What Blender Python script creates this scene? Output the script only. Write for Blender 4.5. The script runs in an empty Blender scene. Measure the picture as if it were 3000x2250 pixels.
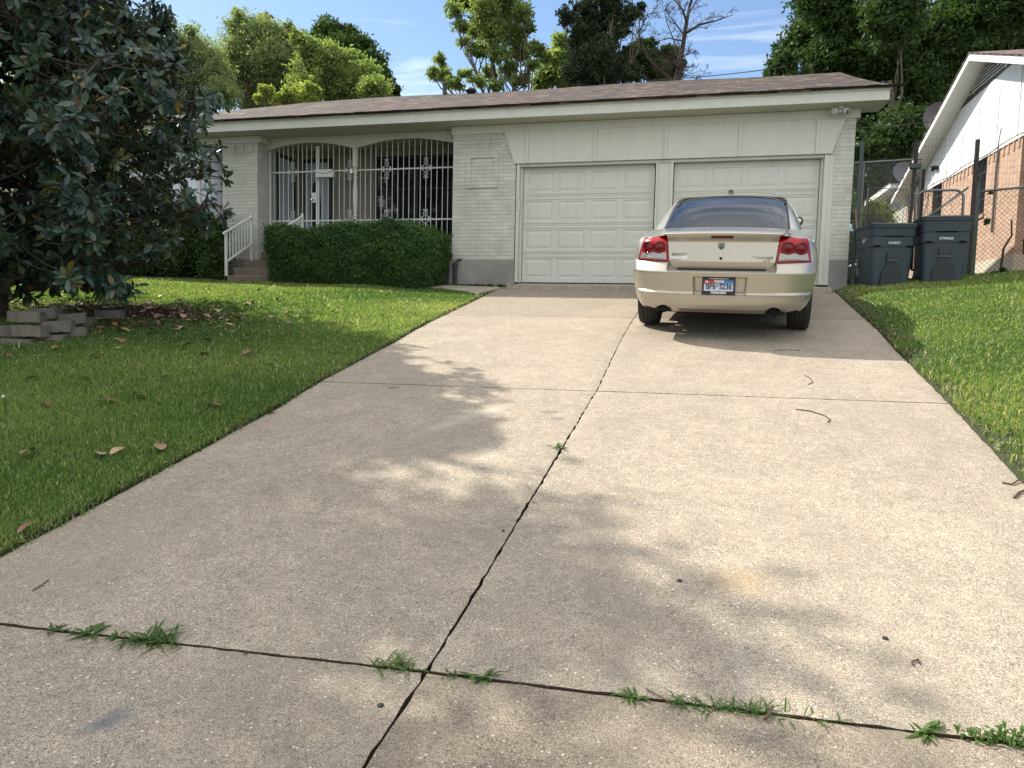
import bpy, math, random
import numpy as np
from mathutils import Vector, Matrix

# ------------------------------------------------------------------ camera, sky, sun
SC = bpy.context.scene
COL = SC.collection
CAM = np.array([3.60960253, -14.15957916, -0.70760713])
YAW, PIT, ROL, FPX = 0.2590921, 0.08489111, 0.02196611, 2230.0
_cy, _sy = math.cos(YAW), math.sin(YAW)
FW = np.array([-_sy*math.cos(PIT), _cy*math.cos(PIT), -math.sin(PIT)])
_r = np.array([_cy, _sy, 0.0]); _u = np.cross(_r, FW)
RT = _r*math.cos(ROL) + _u*math.sin(ROL)
UP = -_r*math.sin(ROL) + _u*math.cos(ROL)
cam_d = bpy.data.cameras.new('camera'); cam = bpy.data.objects.new('camera', cam_d); COL.objects.link(cam)
M4 = Matrix(((RT[0], UP[0], -FW[0], CAM[0]), (RT[1], UP[1], -FW[1], CAM[1]), (RT[2], UP[2], -FW[2], CAM[2]), (0, 0, 0, 1)))
cam.matrix_world = M4
cam_d.sensor_width = 36.0; cam_d.lens = 36.0*FPX/3000.0
cam_d.clip_start = 0.05; cam_d.clip_end = 2000
SC.camera = cam

SUN = np.array([-0.95, 0.37, 1.0]); SUN = SUN/np.linalg.norm(SUN)
SUN_EL = math.asin(SUN[2]); SUN_ROT = math.atan2(SUN[0], SUN[1])
SC.view_settings.view_transform = 'Standard'; SC.view_settings.look = 'None'
SC.view_settings.gamma = 1; SC.view_settings.use_curve_mapping = False
SC.view_settings.exposure = 0.82

wd = bpy.data.worlds.new('World'); SC.world = wd; wd.use_nodes = True
wn, wl = wd.node_tree.nodes, wd.node_tree.links
wn.clear()
def wnode(t, **k):
    n = wn.new(t)
    for a, b in k.items(): setattr(n, a, b)
    return n
sky = wnode('ShaderNodeTexSky'); sky.sky_type = 'NISHITA'; sky.sun_disc = False
sky.sun_elevation = SUN_EL; sky.sun_rotation = SUN_ROT; sky.altitude = 150; sky.air_density = 1.0; sky.dust_density = 0.35; sky.ozone_density = 2.4
tc = wnode('ShaderNodeTexCoord'); sep = wnode('ShaderNodeSeparateXYZ'); wl.new(tc.outputs['Generated'], sep.inputs[0])
def wmath(op, a, b=None, clamp=False):
    n = wnode('ShaderNodeMath', operation=op); n.use_clamp = clamp
    for i, v in enumerate((a, b)):
        if v is None: continue
        if isinstance(v, (int, float)): n.inputs[i].default_value = v
        else: wl.new(v, n.inputs[i])
    return n.outputs[0]
zc = wmath('MAXIMUM', wmath('ADD', sep.outputs[2], 0.12), 0.05)
px_ = wmath('DIVIDE', sep.outputs[0], zc); py_ = wmath('DIVIDE', sep.outputs[1], zc)
cmb = wnode('ShaderNodeCombineXYZ'); wl.new(px_, cmb.inputs[0]); wl.new(py_, cmb.inputs[1])
mp = wnode('ShaderNodeMapping'); mp.inputs['Rotation'].default_value = (0, 0, math.radians(35)); mp.inputs['Scale'].default_value = (1.0, 3.2, 1)
wl.new(cmb.outputs[0], mp.inputs[0])
n1 = wnode('ShaderNodeTexNoise'); n1.inputs['Scale'].default_value = 1.15; n1.inputs['Detail'].default_value = 9; n1.inputs['Roughness'].default_value = 0.62; n1.inputs['Distortion'].default_value = 0.5
wl.new(mp.outputs[0], n1.inputs[0])
n2 = wnode('ShaderNodeTexNoise'); n2.inputs['Scale'].default_value = 0.45; n2.inputs['Detail'].default_value = 3
wl.new(cmb.outputs[0], n2.inputs[0])
cov = wmath('ADD', wmath('MULTIPLY', n1.outputs[0], 0.62), wmath('MULTIPLY', n2.outputs[0], 0.45))
# extra cloud put behind the viewer to whiten the ambient light
back = wmath('MULTIPLY', wmath('SUBTRACT', 0.05, sep.outputs[1]), 0.24, clamp=True)
cov = wmath('ADD', cov, back)
cov = wmath('ADD', cov, wmath('MULTIPLY', wmath('SUBTRACT', sep.outputs[2], 0.42), 0.55, clamp=True))
# and a whiter patch low over the right hand side
cr = wnode('ShaderNodeValToRGB'); cr.color_ramp.elements[0].position = 0.55; cr.color_ramp.elements[1].position = 0.80
cr.color_ramp.elements[0].color = (0, 0, 0, 1); cr.color_ramp.elements[1].color = (1, 1, 1, 1)
wl.new(cov, cr.inputs[0])
mixc = wnode('ShaderNodeMixRGB'); wl.new(cr.outputs[0], mixc.inputs[0]); wl.new(sky.outputs[0], mixc.inputs[1])
mixc.inputs[2].default_value = (8.9, 8.9, 8.7, 1)
bg = wnode('ShaderNodeBackground'); bg.inputs['Strength'].default_value = 0.105
wl.new(mixc.outputs[0], bg.inputs[0]); wo = wnode('ShaderNodeOutputWorld'); wl.new(bg.outputs[0], wo.inputs[0])

sd = bpy.data.lights.new('sun', 'SUN'); sd.energy = 4.2; sd.angle = math.radians(0.53); sd.color = (1.0, 0.94, 0.83)
so = bpy.data.objects.new('sun', sd); COL.objects.link(so)
so.rotation_euler = Vector((-SUN[0], -SUN[1], -SUN[2])).to_track_quat('-Z', 'Y').to_euler()
so.location = (-20, 10, 30)

# ------------------------------------------------------------------ helpers
def ray(x, y): return FW + RT*(x-1500)/FPX - UP*(y-1125)/FPX
def atY(x, y, Y): d = ray(x, y); return CAM + d*(Y-CAM[1])/d[1]
def atX(x, y, X): d = ray(x, y); return CAM + d*(X-CAM[0])/d[0]
def atD(x, y, dep): return CAM + ray(x, y)*dep
def tag(o, label=None, cat=None, group=None, kind=None):
    if label: o['label'] = label
    if cat: o['category'] = cat
    if group: o['group'] = group
    if kind: o['kind'] = kind
    return o
def thing(name, label, cat, loc=(0, 0, 0), rotz=0, group=None):
    o = bpy.data.objects.new(name, None); COL.objects.link(o)
    o.location = loc; o.rotation_euler = (0, 0, rotz); o.empty_display_size = 0.2
    return tag(o, label, cat, group)
def copy_tree(o, parent=None):
    c = o.copy(); COL.objects.link(c)
    if parent is not None: c.parent = parent
    for ch in [x for x in bpy.data.objects if x.parent == o]: copy_tree(ch, c)
    return c
def npobj(name, V, F, mat, parent=None, off=None, smooth=False, tint=None):
    """V (n,3); F list of index tuples or (m,k) array"""
    V = np.asarray(V, dtype=np.float32)
    if off is not None: V = V - np.asarray(off, dtype=np.float32)
    me = bpy.data.meshes.new(name)
    me.vertices.add(len(V)); me.vertices.foreach_set('co', V.ravel())
    if isinstance(F, np.ndarray):
        m, k = F.shape; li = F.ravel().astype(np.int32); ls = (np.arange(m)*k).astype(np.int32); lt = np.full(m, k, np.int32)
    else:
        lt = np.array([len(f) for f in F], np.int32); li = np.array([i for f in F for i in f], np.int32)
        ls = np.concatenate(([0], np.cumsum(lt)[:-1])).astype(np.int32) if len(lt) else np.zeros(0, np.int32); m = len(lt)
    me.loops.add(len(li)); me.loops.foreach_set('vertex_index', li)
    me.polygons.add(m); me.polygons.foreach_set('loop_start', ls); me.polygons.foreach_set('loop_total', lt)
    me.update(calc_edges=True)
    me.polygons.foreach_set('use_smooth', np.full(m, bool(smooth)))
    if tint is not None:
        a = me.attributes.new('tint', 'FLOAT', 'FACE'); a.data.foreach_set('value', np.asarray(tint, np.float32))
    me.materials.append(mat)
    o = bpy.data.objects.new(name, me); COL.objects.link(o)
    if parent is not None: o.parent = parent
    return o
class MB:
    def __init__(s): s.v = []; s.f = []
    def add(s, vs, fs):
        b = len(s.v); s.v += [tuple(map(float, p)) for p in vs]; s.f += [tuple(b+i for i in f) for f in fs]; return s
    def box(s, x0, y0, z0, x1, y1, z1, R=None, bev=0):
        if bev > 0 and R is None: return s.bbox(x0, y0, z0, x1, y1, z1, bev)
        vs = [(x0, y0, z0), (x1, y0, z0), (x1, y1, z0), (x0, y1, z0), (x0, y0, z1), (x1, y0, z1), (x1, y1, z1), (x0, y1, z1)]
        if R is not None: vs = [R @ Vector(v) for v in vs]
        return s.add(vs, [(3, 2, 1, 0), (4, 5, 6, 7), (0, 1, 5, 4), (1, 2, 6, 5), (2, 3, 7, 6), (3, 0, 4, 7)])
    def bbox(s, x0, y0, z0, x1, y1, z1, b):
        # box with chamfered edges
        X = (x0, x1); Y = (y0, y1); Z = (z0, z1); vs = []; ix = {}
        for i in (0, 1):
            for j in (0, 1):
                for k in (0, 1):
                    sx, sy, sz = (1 if i == 0 else -1), (1 if j == 0 else -1), (1 if k == 0 else -1)
                    for a, p in enumerate(((X[i], Y[j]+sy*b, Z[k]+sz*b), (X[i]+sx*b, Y[j], Z[k]+sz*b), (X[i]+sx*b, Y[j]+sy*b, Z[k]))):
                        ix[i, j, k, a] = len(vs); vs.append(p)
        fs = []
        q = lambda a, l: [ix[t+(a,)] for t in l]
        fs.append(q(0, [(0, 0, 0), (0, 0, 1), (0, 1, 1), (0, 1, 0)])); fs.append(q(0, [(1, 0, 0), (1, 1, 0), (1, 1, 1), (1, 0, 1)]))
        fs.append(q(1, [(0, 0, 0), (1, 0, 0), (1, 0, 1), (0, 0, 1)])); fs.append(q(1, [(0, 1, 0), (0, 1, 1), (1, 1, 1), (1, 1, 0)]))
        fs.append(q(2, [(0, 0, 0), (0, 1, 0), (1, 1, 0), (1, 0, 0)])); fs.append(q(2, [(0, 0, 1), (1, 0, 1), (1, 1, 1), (0, 1, 1)]))
        for j in (0, 1):
            for k in (0, 1): fs.append([ix[0, j, k, 1], ix[1, j, k, 1], ix[1, j, k, 2], ix[0, j, k, 2]])
        for i in (0, 1):
            for k in (0, 1): fs.append([ix[i, 0, k, 0], ix[i, 1, k, 0], ix[i, 1, k, 2], ix[i, 0, k, 2]])
        for i in (0, 1):
            for j in (0, 1): fs.append([ix[i, j, 0, 0], ix[i, j, 1, 0], ix[i, j, 1, 1], ix[i, j, 0, 1]])
        for i in (0, 1):
            for j in (0, 1):
                for k in (0, 1): fs.append([ix[i, j, k, 0], ix[i, j, k, 1], ix[i, j, k, 2]])
        return s.add(vs, fs)
    def prism(s, poly, y0, y1, plane='xz'):
        n = len(poly)
        if plane == 'xz': A = [(p[0], y0, p[1]) for p in poly]; B = [(p[0], y1, p[1]) for p in poly]
        elif plane == 'yz': A = [(y0, p[0], p[1]) for p in poly]; B = [(y1, p[0], p[1]) for p in poly]
        else: A = [(p[0], p[1], y0) for p in poly]; B = [(p[0], p[1], y1) for p in poly]
        return s.add(A+B, [tuple(range(n)), tuple(range(2*n-1, n-1, -1))]+[(i, i+n, (i+1) % n+n, (i+1) % n) for i in range(n)])
    def tube(s, pts, r, n=6, cap=True):
        pts = [Vector(p) for p in pts]; rs = r if isinstance(r, (list, tuple)) else [r]*len(pts)
        rings = []; prev = None
        for i, p in enumerate(pts):
            t = (pts[min(i+1, len(pts)-1)]-pts[max(i-1, 0)])
            if t.length < 1e-9: t = Vector((0, 0, 1))
            t.normalize()
            a = prev - t*prev.dot(t) if prev is not None else t.orthogonal()
            if a.length < 1e-6: a = t.orthogonal()
            a.normalize(); prev = a; b = t.cross(a)
            rings.append([p+(a*math.cos(2*math.pi*k/n)+b*math.sin(2*math.pi*k/n))*rs[i] for k in range(n)])
        vs = [v for g in rings for v in g]; fs = []
        for i in range(len(rings)-1):
            for k in range(n): fs.append((i*n+k, i*n+(k+1) % n, (i+1)*n+(k+1) % n, (i+1)*n+k))
        if cap: fs.append(tuple(range(n-1, -1, -1))); fs.append(tuple((len(rings)-1)*n+k for k in range(n)))
        return s.add(vs, fs)
    def lathe(s, prof, c, n=20, axis='z'):
        vs = []; fs = []
        for (r, h) in prof:
            for k in range(n):
                a = 2*math.pi*k/n; u, v = r*math.cos(a), r*math.sin(a)
                vs.append({'z': (c[0]+u, c[1]+v, c[2]+h), 'y': (c[0]+u, c[1]+h, c[2]+v), 'x': (c[0]+h, c[1]+u, c[2]+v)}[axis])
        for i in range(len(prof)-1):
            for k in range(n): fs.append((i*n+k, i*n+(k+1) % n, (i+1)*n+(k+1) % n, (i+1)*n+k))
        fs.append(tuple(range(n))); fs.append(tuple((len(prof)-1)*n+k for k in range(n)))
        return s.add(vs, fs)
    def grid(s, P):
        """P[i][j] points"""
        n, m = len(P), len(P[0]); vs = [p for r in P for p in r]
        return s.add(vs, [(i*m+j, i*m+j+1, (i+1)*m+j+1, (i+1)*m+j) for i in range(n-1) for j in range(m-1)])
    def build(s, name, mat, parent=None, off=None, smooth=False, fix=True):
        o = npobj(name, np.array(s.v), s.f, mat, parent, off, smooth)
        if fix:
            import bmesh
            bm = bmesh.new(); bm.from_mesh(o.data); bmesh.ops.recalc_face_normals(bm, faces=bm.faces); bm.to_mesh(o.data); bm.free()
        return o
def autosmooth(o, ang=35):
    """smooth shading with sharp edges above the angle"""
    import bmesh
    bm = bmesh.new(); bm.from_mesh(o.data)
    for f in bm.faces: f.smooth = True
    for e in bm.edges:
        if len(e.link_faces) == 2 and e.calc_face_angle(0) > math.radians(ang): e.smooth = False
    bm.to_mesh(o.data); bm.free(); return o
def text_mesh(name, body, size, mat, parent, mtx, ext=0.002, sx=1.0, bold=0.0, shear=0.0, align='CENTER'):
    cu = bpy.data.curves.new(name, 'FONT'); cu.body = body; cu.size = size; cu.extrude = ext; cu.align_x = align; cu.align_y = 'CENTER'
    cu.offset = bold; cu.shear = shear; cu.resolution_u = 3
    t = bpy.data.objects.new(name, cu); COL.objects.link(t)
    bpy.context.view_layer.update()
    me = bpy.data.meshes.new_from_object(t.evaluated_get(bpy.context.evaluated_depsgraph_get()))
    bpy.data.objects.remove(t); me.name = name
    me.transform(Matrix.Diagonal((sx, 1, 1, 1))); me.transform(mtx)
    me.materials.clear(); me.materials.append(mat)
    o = bpy.data.objects.new(name, me); COL.objects.link(o); o.parent = parent
    return o

# ------------------------------------------------------------------ materials
class NT:
    def __init__(s, name):
        s.m = bpy.data.materials.new(name); s.m.use_nodes = True; s.n = s.m.node_tree.nodes; s.l = s.m.node_tree.links
        s.b = s.n['Principled BSDF']; s.out = s.n['Material Output']
    def node(s, t, **k):
        n = s.n.new(t)
        for a, b in k.items(): setattr(n, a, b)
        return n
    def link(s, a, b): s.l.new(a, b)
    def obj(s, scale=None, rot=None):
        tc = s.node('ShaderNodeTexCoord')
        if scale is None and rot is None: return tc.outputs['Object']
        mp = s.node('ShaderNodeMapping'); s.link(tc.outputs['Object'], mp.inputs[0])
        if scale: mp.inputs['Scale'].default_value = scale
        if rot: mp.inputs['Rotation'].default_value = rot
        return mp.outputs[0]
    def noise(s, vec, scale, detail=4, rough=0.55, dist=0):
        n = s.node('ShaderNodeTexNoise'); n.inputs['Scale'].default_value = scale; n.inputs['Detail'].default_value = detail
        n.inputs['Roughness'].default_value = rough; n.inputs['Distortion'].default_value = dist
        if vec is not None: s.link(vec, n.inputs[0])
        return n.outputs[0]
    def voro(s, vec, scale, feature='F1', out='Distance'):
        n = s.node('ShaderNodeTexVoronoi', feature=feature); n.inputs['Scale'].default_value = scale
        if vec is not None: s.link(vec, n.inputs['Vector'])
        return n.outputs[out]
    def ramp(s, fac, stops):
        n = s.node('ShaderNodeValToRGB'); e = n.color_ramp.elements
        while len(e) < len(stops): e.new(0.5)
        for i, (p, c) in enumerate(stops):
            e[i].position = p; e[i].color = (c, c, c, 1) if isinstance(c, (int, float)) else (*c, 1)
        s.link(fac, n.inputs[0]); return n.outputs[0]
    def mix(s, fac, a, b, mode='MIX'):
        n = s.node('ShaderNodeMixRGB', blend_type=mode)
        for i, v in enumerate((fac, a, b)):
            if isinstance(v, (int, float)): n.inputs[i].default_value = v if i == 0 else (v, v, v, 1)
            elif isinstance(v, tuple): n.inputs[i].default_value = (*v, 1)
            else: s.link(v, n.inputs[i])
        return n.outputs[0]
    def math(s, op, a, b=None, clamp=False):
        n = s.node('ShaderNodeMath', operation=op); n.use_clamp = clamp
        for i, v in enumerate((a, b)):
            if v is None: continue
            if isinstance(v, (int, float)): n.inputs[i].default_value = v
            else: s.link(v, n.inputs[i])
        return n.outputs[0]
    def bump(s, h, strength=0.3, dist=0.01):
        n = s.node('ShaderNodeBump'); n.inputs['Strength'].default_value = strength; n.inputs['Distance'].default_value = dist
        s.link(h, n.inputs['Height']); s.link(n.outputs[0], s.b.inputs['Normal']); return n
    def set(s, **k):
        for a, v in k.items():
            i = s.b.inputs[a.replace('_', ' ')]
            if isinstance(v, (int, float)): i.default_value = v
            elif isinstance(v, tuple): i.default_value = (*v, 1)
            else: s.link(v, i)
        return s
def simple(name, col, rough=0.6, metal=0.0, var=0.12, vscale=6.0, spec=0.5, bump=0.0, bscale=60, coat=0.0, streak=0.0):
    t = NT(name); o = t.obj()
    n = t.noise(o, vscale, 5, 0.6)
    c0 = tuple(c*(1-var) for c in col); c1 = tuple(min(1, c*(1+var)) for c in col)
    t.set(Base_Color=t.ramp(n, [(0.3, c0), (0.7, c1)]), Roughness=rough, Metallic=metal)
    t.b.inputs['Specular IOR Level'].default_value = spec; t.b.inputs['Coat Weight'].default_value = coat
    if streak > 0:   # rain streaks and scuffs
        st = t.noise(t.obj((9, 9, 0.7)), 1.0, 5, 0.7, 0.3); sc = t.noise(t.obj((1, 1, 1)), 2.6, 6, 0.75)
        c = t.mix(streak, t.ramp(n, [(0.3, c0), (0.7, c1)]), t.ramp(st, [(0.36, tuple(x*0.62 for x in col)), (0.56, col)]))
        c = t.mix(streak, c, t.ramp(sc, [(0.30, tuple(x*0.70 for x in col)), (0.50, tuple(min(1, x*1.04) for x in col))])); t.set(Base_Color=c)
    if bump > 0: t.bump(t.noise(o, bscale, 4, 0.6), bump, 0.004)
    return t.m
def leafmat(name, dark, light, trans=0.35, rough=0.55, nscale=1.5, spec=0.35, back=None, amt=0.5):
    t = NT(name); at = t.node('ShaderNodeAttribute'); at.attribute_name = 'tint'
    n = t.noise(t.obj(), nscale, 3, 0.5)
    f = t.math('ADD', t.math('MULTIPLY', at.outputs['Fac'], amt+0.2), t.math('MULTIPLY', t.math('SUBTRACT', n, 0.35), 1.2), clamp=True)
    col = t.mix(f, dark, light)
    if back is not None:
        g = t.node('ShaderNodeNewGeometry'); col = t.mix(g.outputs['Backfacing'], col, back)
    t.set(Base_Color=col, Roughness=rough); t.b.inputs['Specular IOR Level'].default_value = spec
    tr = t.node('ShaderNodeBsdfTranslucent'); t.link(t.mix(1.0, col, (1.9, 2.0, 0.9), 'MULTIPLY'), tr.inputs[0])
    mx = t.node('ShaderNodeMixShader'); mx.inputs[0].default_value = trans
    t.link(t.b.outputs[0], mx.inputs[1]); t.link(tr.outputs[0], mx.inputs[2]); t.link(mx.outputs[0], t.out.inputs[0])
    return t.m

def concrete_mat(name, base, dark=0.75, stains=True, tone=None):
    t = NT(name); o = t.obj()
    big = t.noise(o, 0.55, 5, 0.6); mid = t.noise(o, 3.5, 5, 0.65)
    fine = t.noise(o, 85, 3, 0.8); sp = t.voro(o, 150); sp2 = t.voro(o, 62); spc = t.voro(o, 62, out='Color')
    col = t.ramp(big, [(0.3, tuple(c*dark for c in base)), (0.62, base)])
    col = t.mix(0.5, col, t.ramp(mid, [(0.3, tuple(c*0.74 for c in base)), (0.7, tuple(min(1, c*1.15) for c in base))]))
    col = t.mix(0.55, col, t.ramp(t.noise(o, 17, 4, 0.7), [(0.35, 0.72), (0.65, 1.14)]), 'MULTIPLY')
    col = t.mix(0.8, col, t.ramp(fine, [(0.32, 0.30), (0.46, 0.95), (0.62, 1.16)]), 'MULTIPLY')
    col = t.mix(0.75, col, t.ramp(t.noise(o, 240, 2, 0.9), [(0.40, 0.18), (0.5, 1.0), (0.60, 1.7)]), 'MULTIPLY')
    # exposed aggregate: small dark pits and pale chips
    pit = t.ramp(sp, [(0.14, 1.0), (0.34, 0.0)]); sepc = t.node('ShaderNodeSeparateColor'); t.link(t.voro(o, 150, out='Color'), sepc.inputs[0])
    pit = t.math('MULTIPLY', pit, t.ramp(sepc.outputs[0], [(0.30, 0.0), (0.62, 0.9)]))
    col = t.mix(pit, col, tuple(c*0.24 for c in base))
    sc2 = t.node('ShaderNodeSeparateColor'); t.link(spc, sc2.inputs[0])
    chip = t.math('MULTIPLY', t.ramp(sp2, [(0.20, 1.0), (0.31, 0.0)]), t.ramp(sc2.outputs[1], [(0.90, 0.0), (0.95, 0.9)]))
    col = t.mix(chip, col, (0.72, 0.72, 0.68))
    if stains:
        # water and dirt marks with shapes of their own
        n3 = t.noise(t.obj((1.0, 0.35, 1)), 1.3, 6, 0.7, 0.6)
        col = t.mix(t.math('MULTIPLY', t.ramp(n3, [(0.46, 0.0), (0.70, 1.0)]), 0.5), col, tuple(c*0.62 for c in base))
        def spot(x, y, rx, ry, colr, amt, ang=0.0):
            mp = t.node('ShaderNodeMapping', vector_type='TEXTURE'); tc = t.node('ShaderNodeTexCoord'); t.link(tc.outputs['Object'], mp.inputs[0])
            mp.inputs['Location'].default_value = (x, y, 0); mp.inputs['Rotation'].default_value = (0, 0, ang); mp.inputs['Scale'].default_value = (rx, ry, 50)
            ln = t.node('ShaderNodeVectorMath', operation='LENGTH'); t.link(mp.outputs[0], ln.inputs[0])
            d = t.math('ADD', ln.outputs['Value'], t.math('MULTIPLY', t.math('SUBTRACT', t.noise(o, 9, 5, 0.7), 0.5), 1.3))
            return t.mix(t.math('MULTIPLY', t.ramp(d, [(0.35, 1.0), (1.0, 0.0)]), amt), col, colr)
        for a in ((3.75, -10.95, .15, .15, (0.34, 0.225, 0.10), 0.33), (2.47, -8.73, .10, .06, (0.16, 0.16, 0.16), 0.8), (2.56, -8.88, .06, .04, (0.15, 0.15, 0.15), 0.8),
                  (1.03, -8.28, .07, .05, (0.14, 0.14, 0.14), 0.8), (1.86, -12.31, .07, .10, (0.12, 0.13, 0.16), 0.7, -0.5), (1.95, -8.9, .09, .75, (0.56, 0.54, 0.49), 0.22, -0.5),
                  (3.75, -11.6, .04, .33, (0.56, 0.54, 0.49), 0.10, 0.1), (4.1, -4.9, .35, .3, (0.20, 0.18, 0.15), 0.6), (1.2, -3.2, .9, .5, (0.30, 0.27, 0.22), 0.5)):
            col = spot(*a)
    if tone:
        at = t.node('ShaderNodeAttribute'); at.attribute_name = 'tint'
        col = t.mix(1.0, col, t.ramp(at.outputs['Fac'], [(0.0, (0.20, 0.165, 0.13)), (0.02, (0.20, 0.165, 0.13)), (0.04, (0.66, 0.64, 0.62)), (1.0, (1.0, 1.0, 1.0))]), 'MULTIPLY')
    t.set(Base_Color=col, Roughness=0.88); t.b.inputs['Specular IOR Level'].default_value = 0.3
    t.bump(t.mix(0.5, fine, sp), 0.35, 0.004)
    return t.m

def brick_mat(name, brick, mortar, bw=0.254, rh=0.0695, vary=0.06, bump=0.8, painted=True, brick2=None):
    t = NT(name); tc = t.node('ShaderNodeTexCoord'); sp = t.node('ShaderNodeSeparateXYZ'); t.link(tc.outputs['Object'], sp.inputs[0])
    x = t.math('ADD', sp.outputs[0], sp.outputs[1]); cb = t.node('ShaderNodeCombineXYZ'); t.link(x, cb.inputs[0]); t.link(sp.outputs[2], cb.inputs[1])
    wob = t.noise(tc.outputs['Object'], 7, 2); wv = t.node('ShaderNodeVectorMath', operation='ADD'); t.link(cb.outputs[0], wv.inputs[0])
    sv = t.node('ShaderNodeVectorMath', operation='SCALE'); t.link(t.node('ShaderNodeCombineXYZ').outputs[0], sv.inputs[0])
    cb2 = t.node('ShaderNodeCombineXYZ'); t.link(t.math('MULTIPLY', t.math('SUBTRACT', wob, 0.5), 0.010), cb2.inputs[1]); t.link(cb2.outputs[0], wv.inputs[1])
    b = t.node('ShaderNodeTexBrick'); b.offset = 0.5; t.link(wv.outputs[0], b.inputs['Vector'])
    b.inputs['Scale'].default_value = 1; b.inputs['Brick Width'].default_value = bw; b.inputs['Row Height'].default_value = rh
    b.inputs['Mortar Size'].default_value = 0.006; b.inputs['Mortar Smooth'].default_value = 0.4; b.inputs['Bias'].default_value = 0
    br2 = brick2 or tuple(c*(1-vary*2) for c in brick)
    b.inputs['Color1'].default_value = (*brick, 1); b.inputs['Color2'].default_value = (*br2, 1); b.inputs['Mortar'].default_value = (*mortar, 1)
    n = t.noise(tc.outputs['Object'], 3, 5, 0.65)
    col = t.mix(1.0, b.outputs['Color'], t.ramp(n, [(0.3, 0.80), (0.7, 1.08)]), 'MULTIPLY')
    t.set(Base_Color=col, Roughness=0.75)
    rough = t.noise(t.obj((14, 14, 60)), 2.2, 4, 0.6)
    h = t.math('ADD', t.math('MULTIPLY', t.math('SUBTRACT', 1.0, b.outputs['Fac']), 1.0), t.math('MULTIPLY', rough, 0.55))
    t.bump(h, bump, 0.010)
    return t.m

def shingle_mat(name, cols, sc=1.0):
    t = NT(name); tc = t.node('ShaderNodeTexCoord'); sp = t.node('ShaderNodeSeparateXYZ'); t.link(tc.outputs['Object'], sp.inputs[0])
    cb = t.node('ShaderNodeCombineXYZ'); t.link(sp.outputs[0], cb.inputs[0]); t.link(sp.outputs[1], cb.inputs[1])
    b = t.node('ShaderNodeTexBrick'); b.offset = 0.37; b.offset_frequency = 3; t.link(cb.outputs[0], b.inputs['Vector'])
    for k, v in (('Scale', 1), ('Brick Width', 0.26*sc), ('Row Height', 0.14*sc), ('Mortar Size', 0.008), ('Mortar Smooth', 0.2)): b.inputs[k].default_value = v
    b.inputs['Color1'].default_value = (0, 0, 0, 1); b.inputs['Color2'].default_value = (1, 1, 1, 1); b.inputs['Mortar'].default_value = (0.2, 0.2, 0.2, 1)
    big = t.noise(t.obj((1, 2.2, 1)), 1.1, 4, 0.6)
    f = t.math('ADD', t.math('MULTIPLY', b.outputs['Color'], 1.0), t.math('MULTIPLY', t.math('SUBTRACT', big, 0.5), 0.9), clamp=True)
    col = t.ramp(f, [(0.0, cols[0]), (0.45, cols[1]), (0.75, cols[2]), (1.0, cols[3])])
    col = t.mix(t.math('MULTIPLY', b.outputs['Fac'], 0.85), col, tuple(c*0.25 for c in cols[0]))
    col = t.mix(0.5, col, t.ramp(t.noise(tc.outputs['Object'], 160, 2, 0.8), [(0.3, 0.6), (0.7, 1.3)]), 'MULTIPLY')
    col = t.mix(0.85, col, t.ramp(t.noise(t.obj((3.2, 2.4, 1)), 1.3, 6, 0.8), [(0.38, 0.25), (0.5, 0.85), (0.62, 1.6)]), 'MULTIPLY')
    t.set(Base_Color=col, Roughness=0.92)
    # each course rises towards its lower edge
    fr = t.math('FRACT', t.math('DIVIDE', sp.outputs[1], 0.14*sc))
    t.bump(t.math('ADD', t.math('SUBTRACT', 1.0, fr), t.math('MULTIPLY', b.outputs['Color'], 0.5)), 0.9, 0.02)
    return t.m

M = {}
M['concrete'] = concrete_mat('driveway_concrete', (0.378, 0.322, 0.252), tone=True)
M['path'] = concrete_mat('path_concrete', (0.40, 0.36, 0.30), stains=False)
M['found'] = simple('foundation_concrete', (0.25, 0.24, 0.235), 0.9, var=0.2, vscale=2.5, bump=0.5, bscale=25)
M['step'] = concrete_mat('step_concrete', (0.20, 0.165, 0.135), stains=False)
M['wbrick'] = brick_mat('painted_brick', (0.555, 0.56, 0.51), (0.49, 0.495, 0.445))
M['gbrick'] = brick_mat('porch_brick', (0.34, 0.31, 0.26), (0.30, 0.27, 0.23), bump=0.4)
M['pbrick'] = brick_mat('tan_brick', (0.56, 0.37, 0.265), (0.44, 0.36, 0.29), bw=0.23, rh=0.075, vary=0.1, bump=1.0, brick2=(0.46, 0.29, 0.205))
M['white'] = simple('white_house_paint', (0.54, 0.548, 0.50), 0.5, var=0.035, vscale=2.0, streak=.16, bump=0.08, bscale=40)
M['soffit'] = simple('soffit_paint', (0.49, 0.485, 0.41), 0.6, var=0.05, vscale=1.5)
M['door'] = simple('garage_door_paint', (0.54, 0.55, 0.51), 0.42, streak=.16, var=0.03, vscale=1.6, bump=0.05, bscale=90)
M['nwhite'] = simple('neighbour_siding_paint', (0.80, 0.80, 0.79), 0.6, streak=.2, var=0.05, vscale=1.2)
M['metalw'] = simple('white_metal_paint', (0.60, 0.62, 0.60), 0.35, var=0.04, vscale=5)
M['black'] = simple('black_paint', (0.02, 0.02, 0.022), 0.45, var=0.2)
M['darkframe'] = simple('dark_frame', (0.022, 0.028, 0.035), 0.4, var=0.1)
M['shingle'] = shingle_mat('brown_shingles', [(0.006, 0.0035, 0.003), (0.034, 0.019, 0.014), (0.085, 0.045, 0.031), (0.165, 0.102, 0.075)])
M['nshingle'] = shingle_mat('neighbour_shingles', [(0.08, 0.055, 0.045), (0.14, 0.095, 0.08), (0.19, 0.13, 0.11), (0.22, 0.16, 0.14)])
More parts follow.
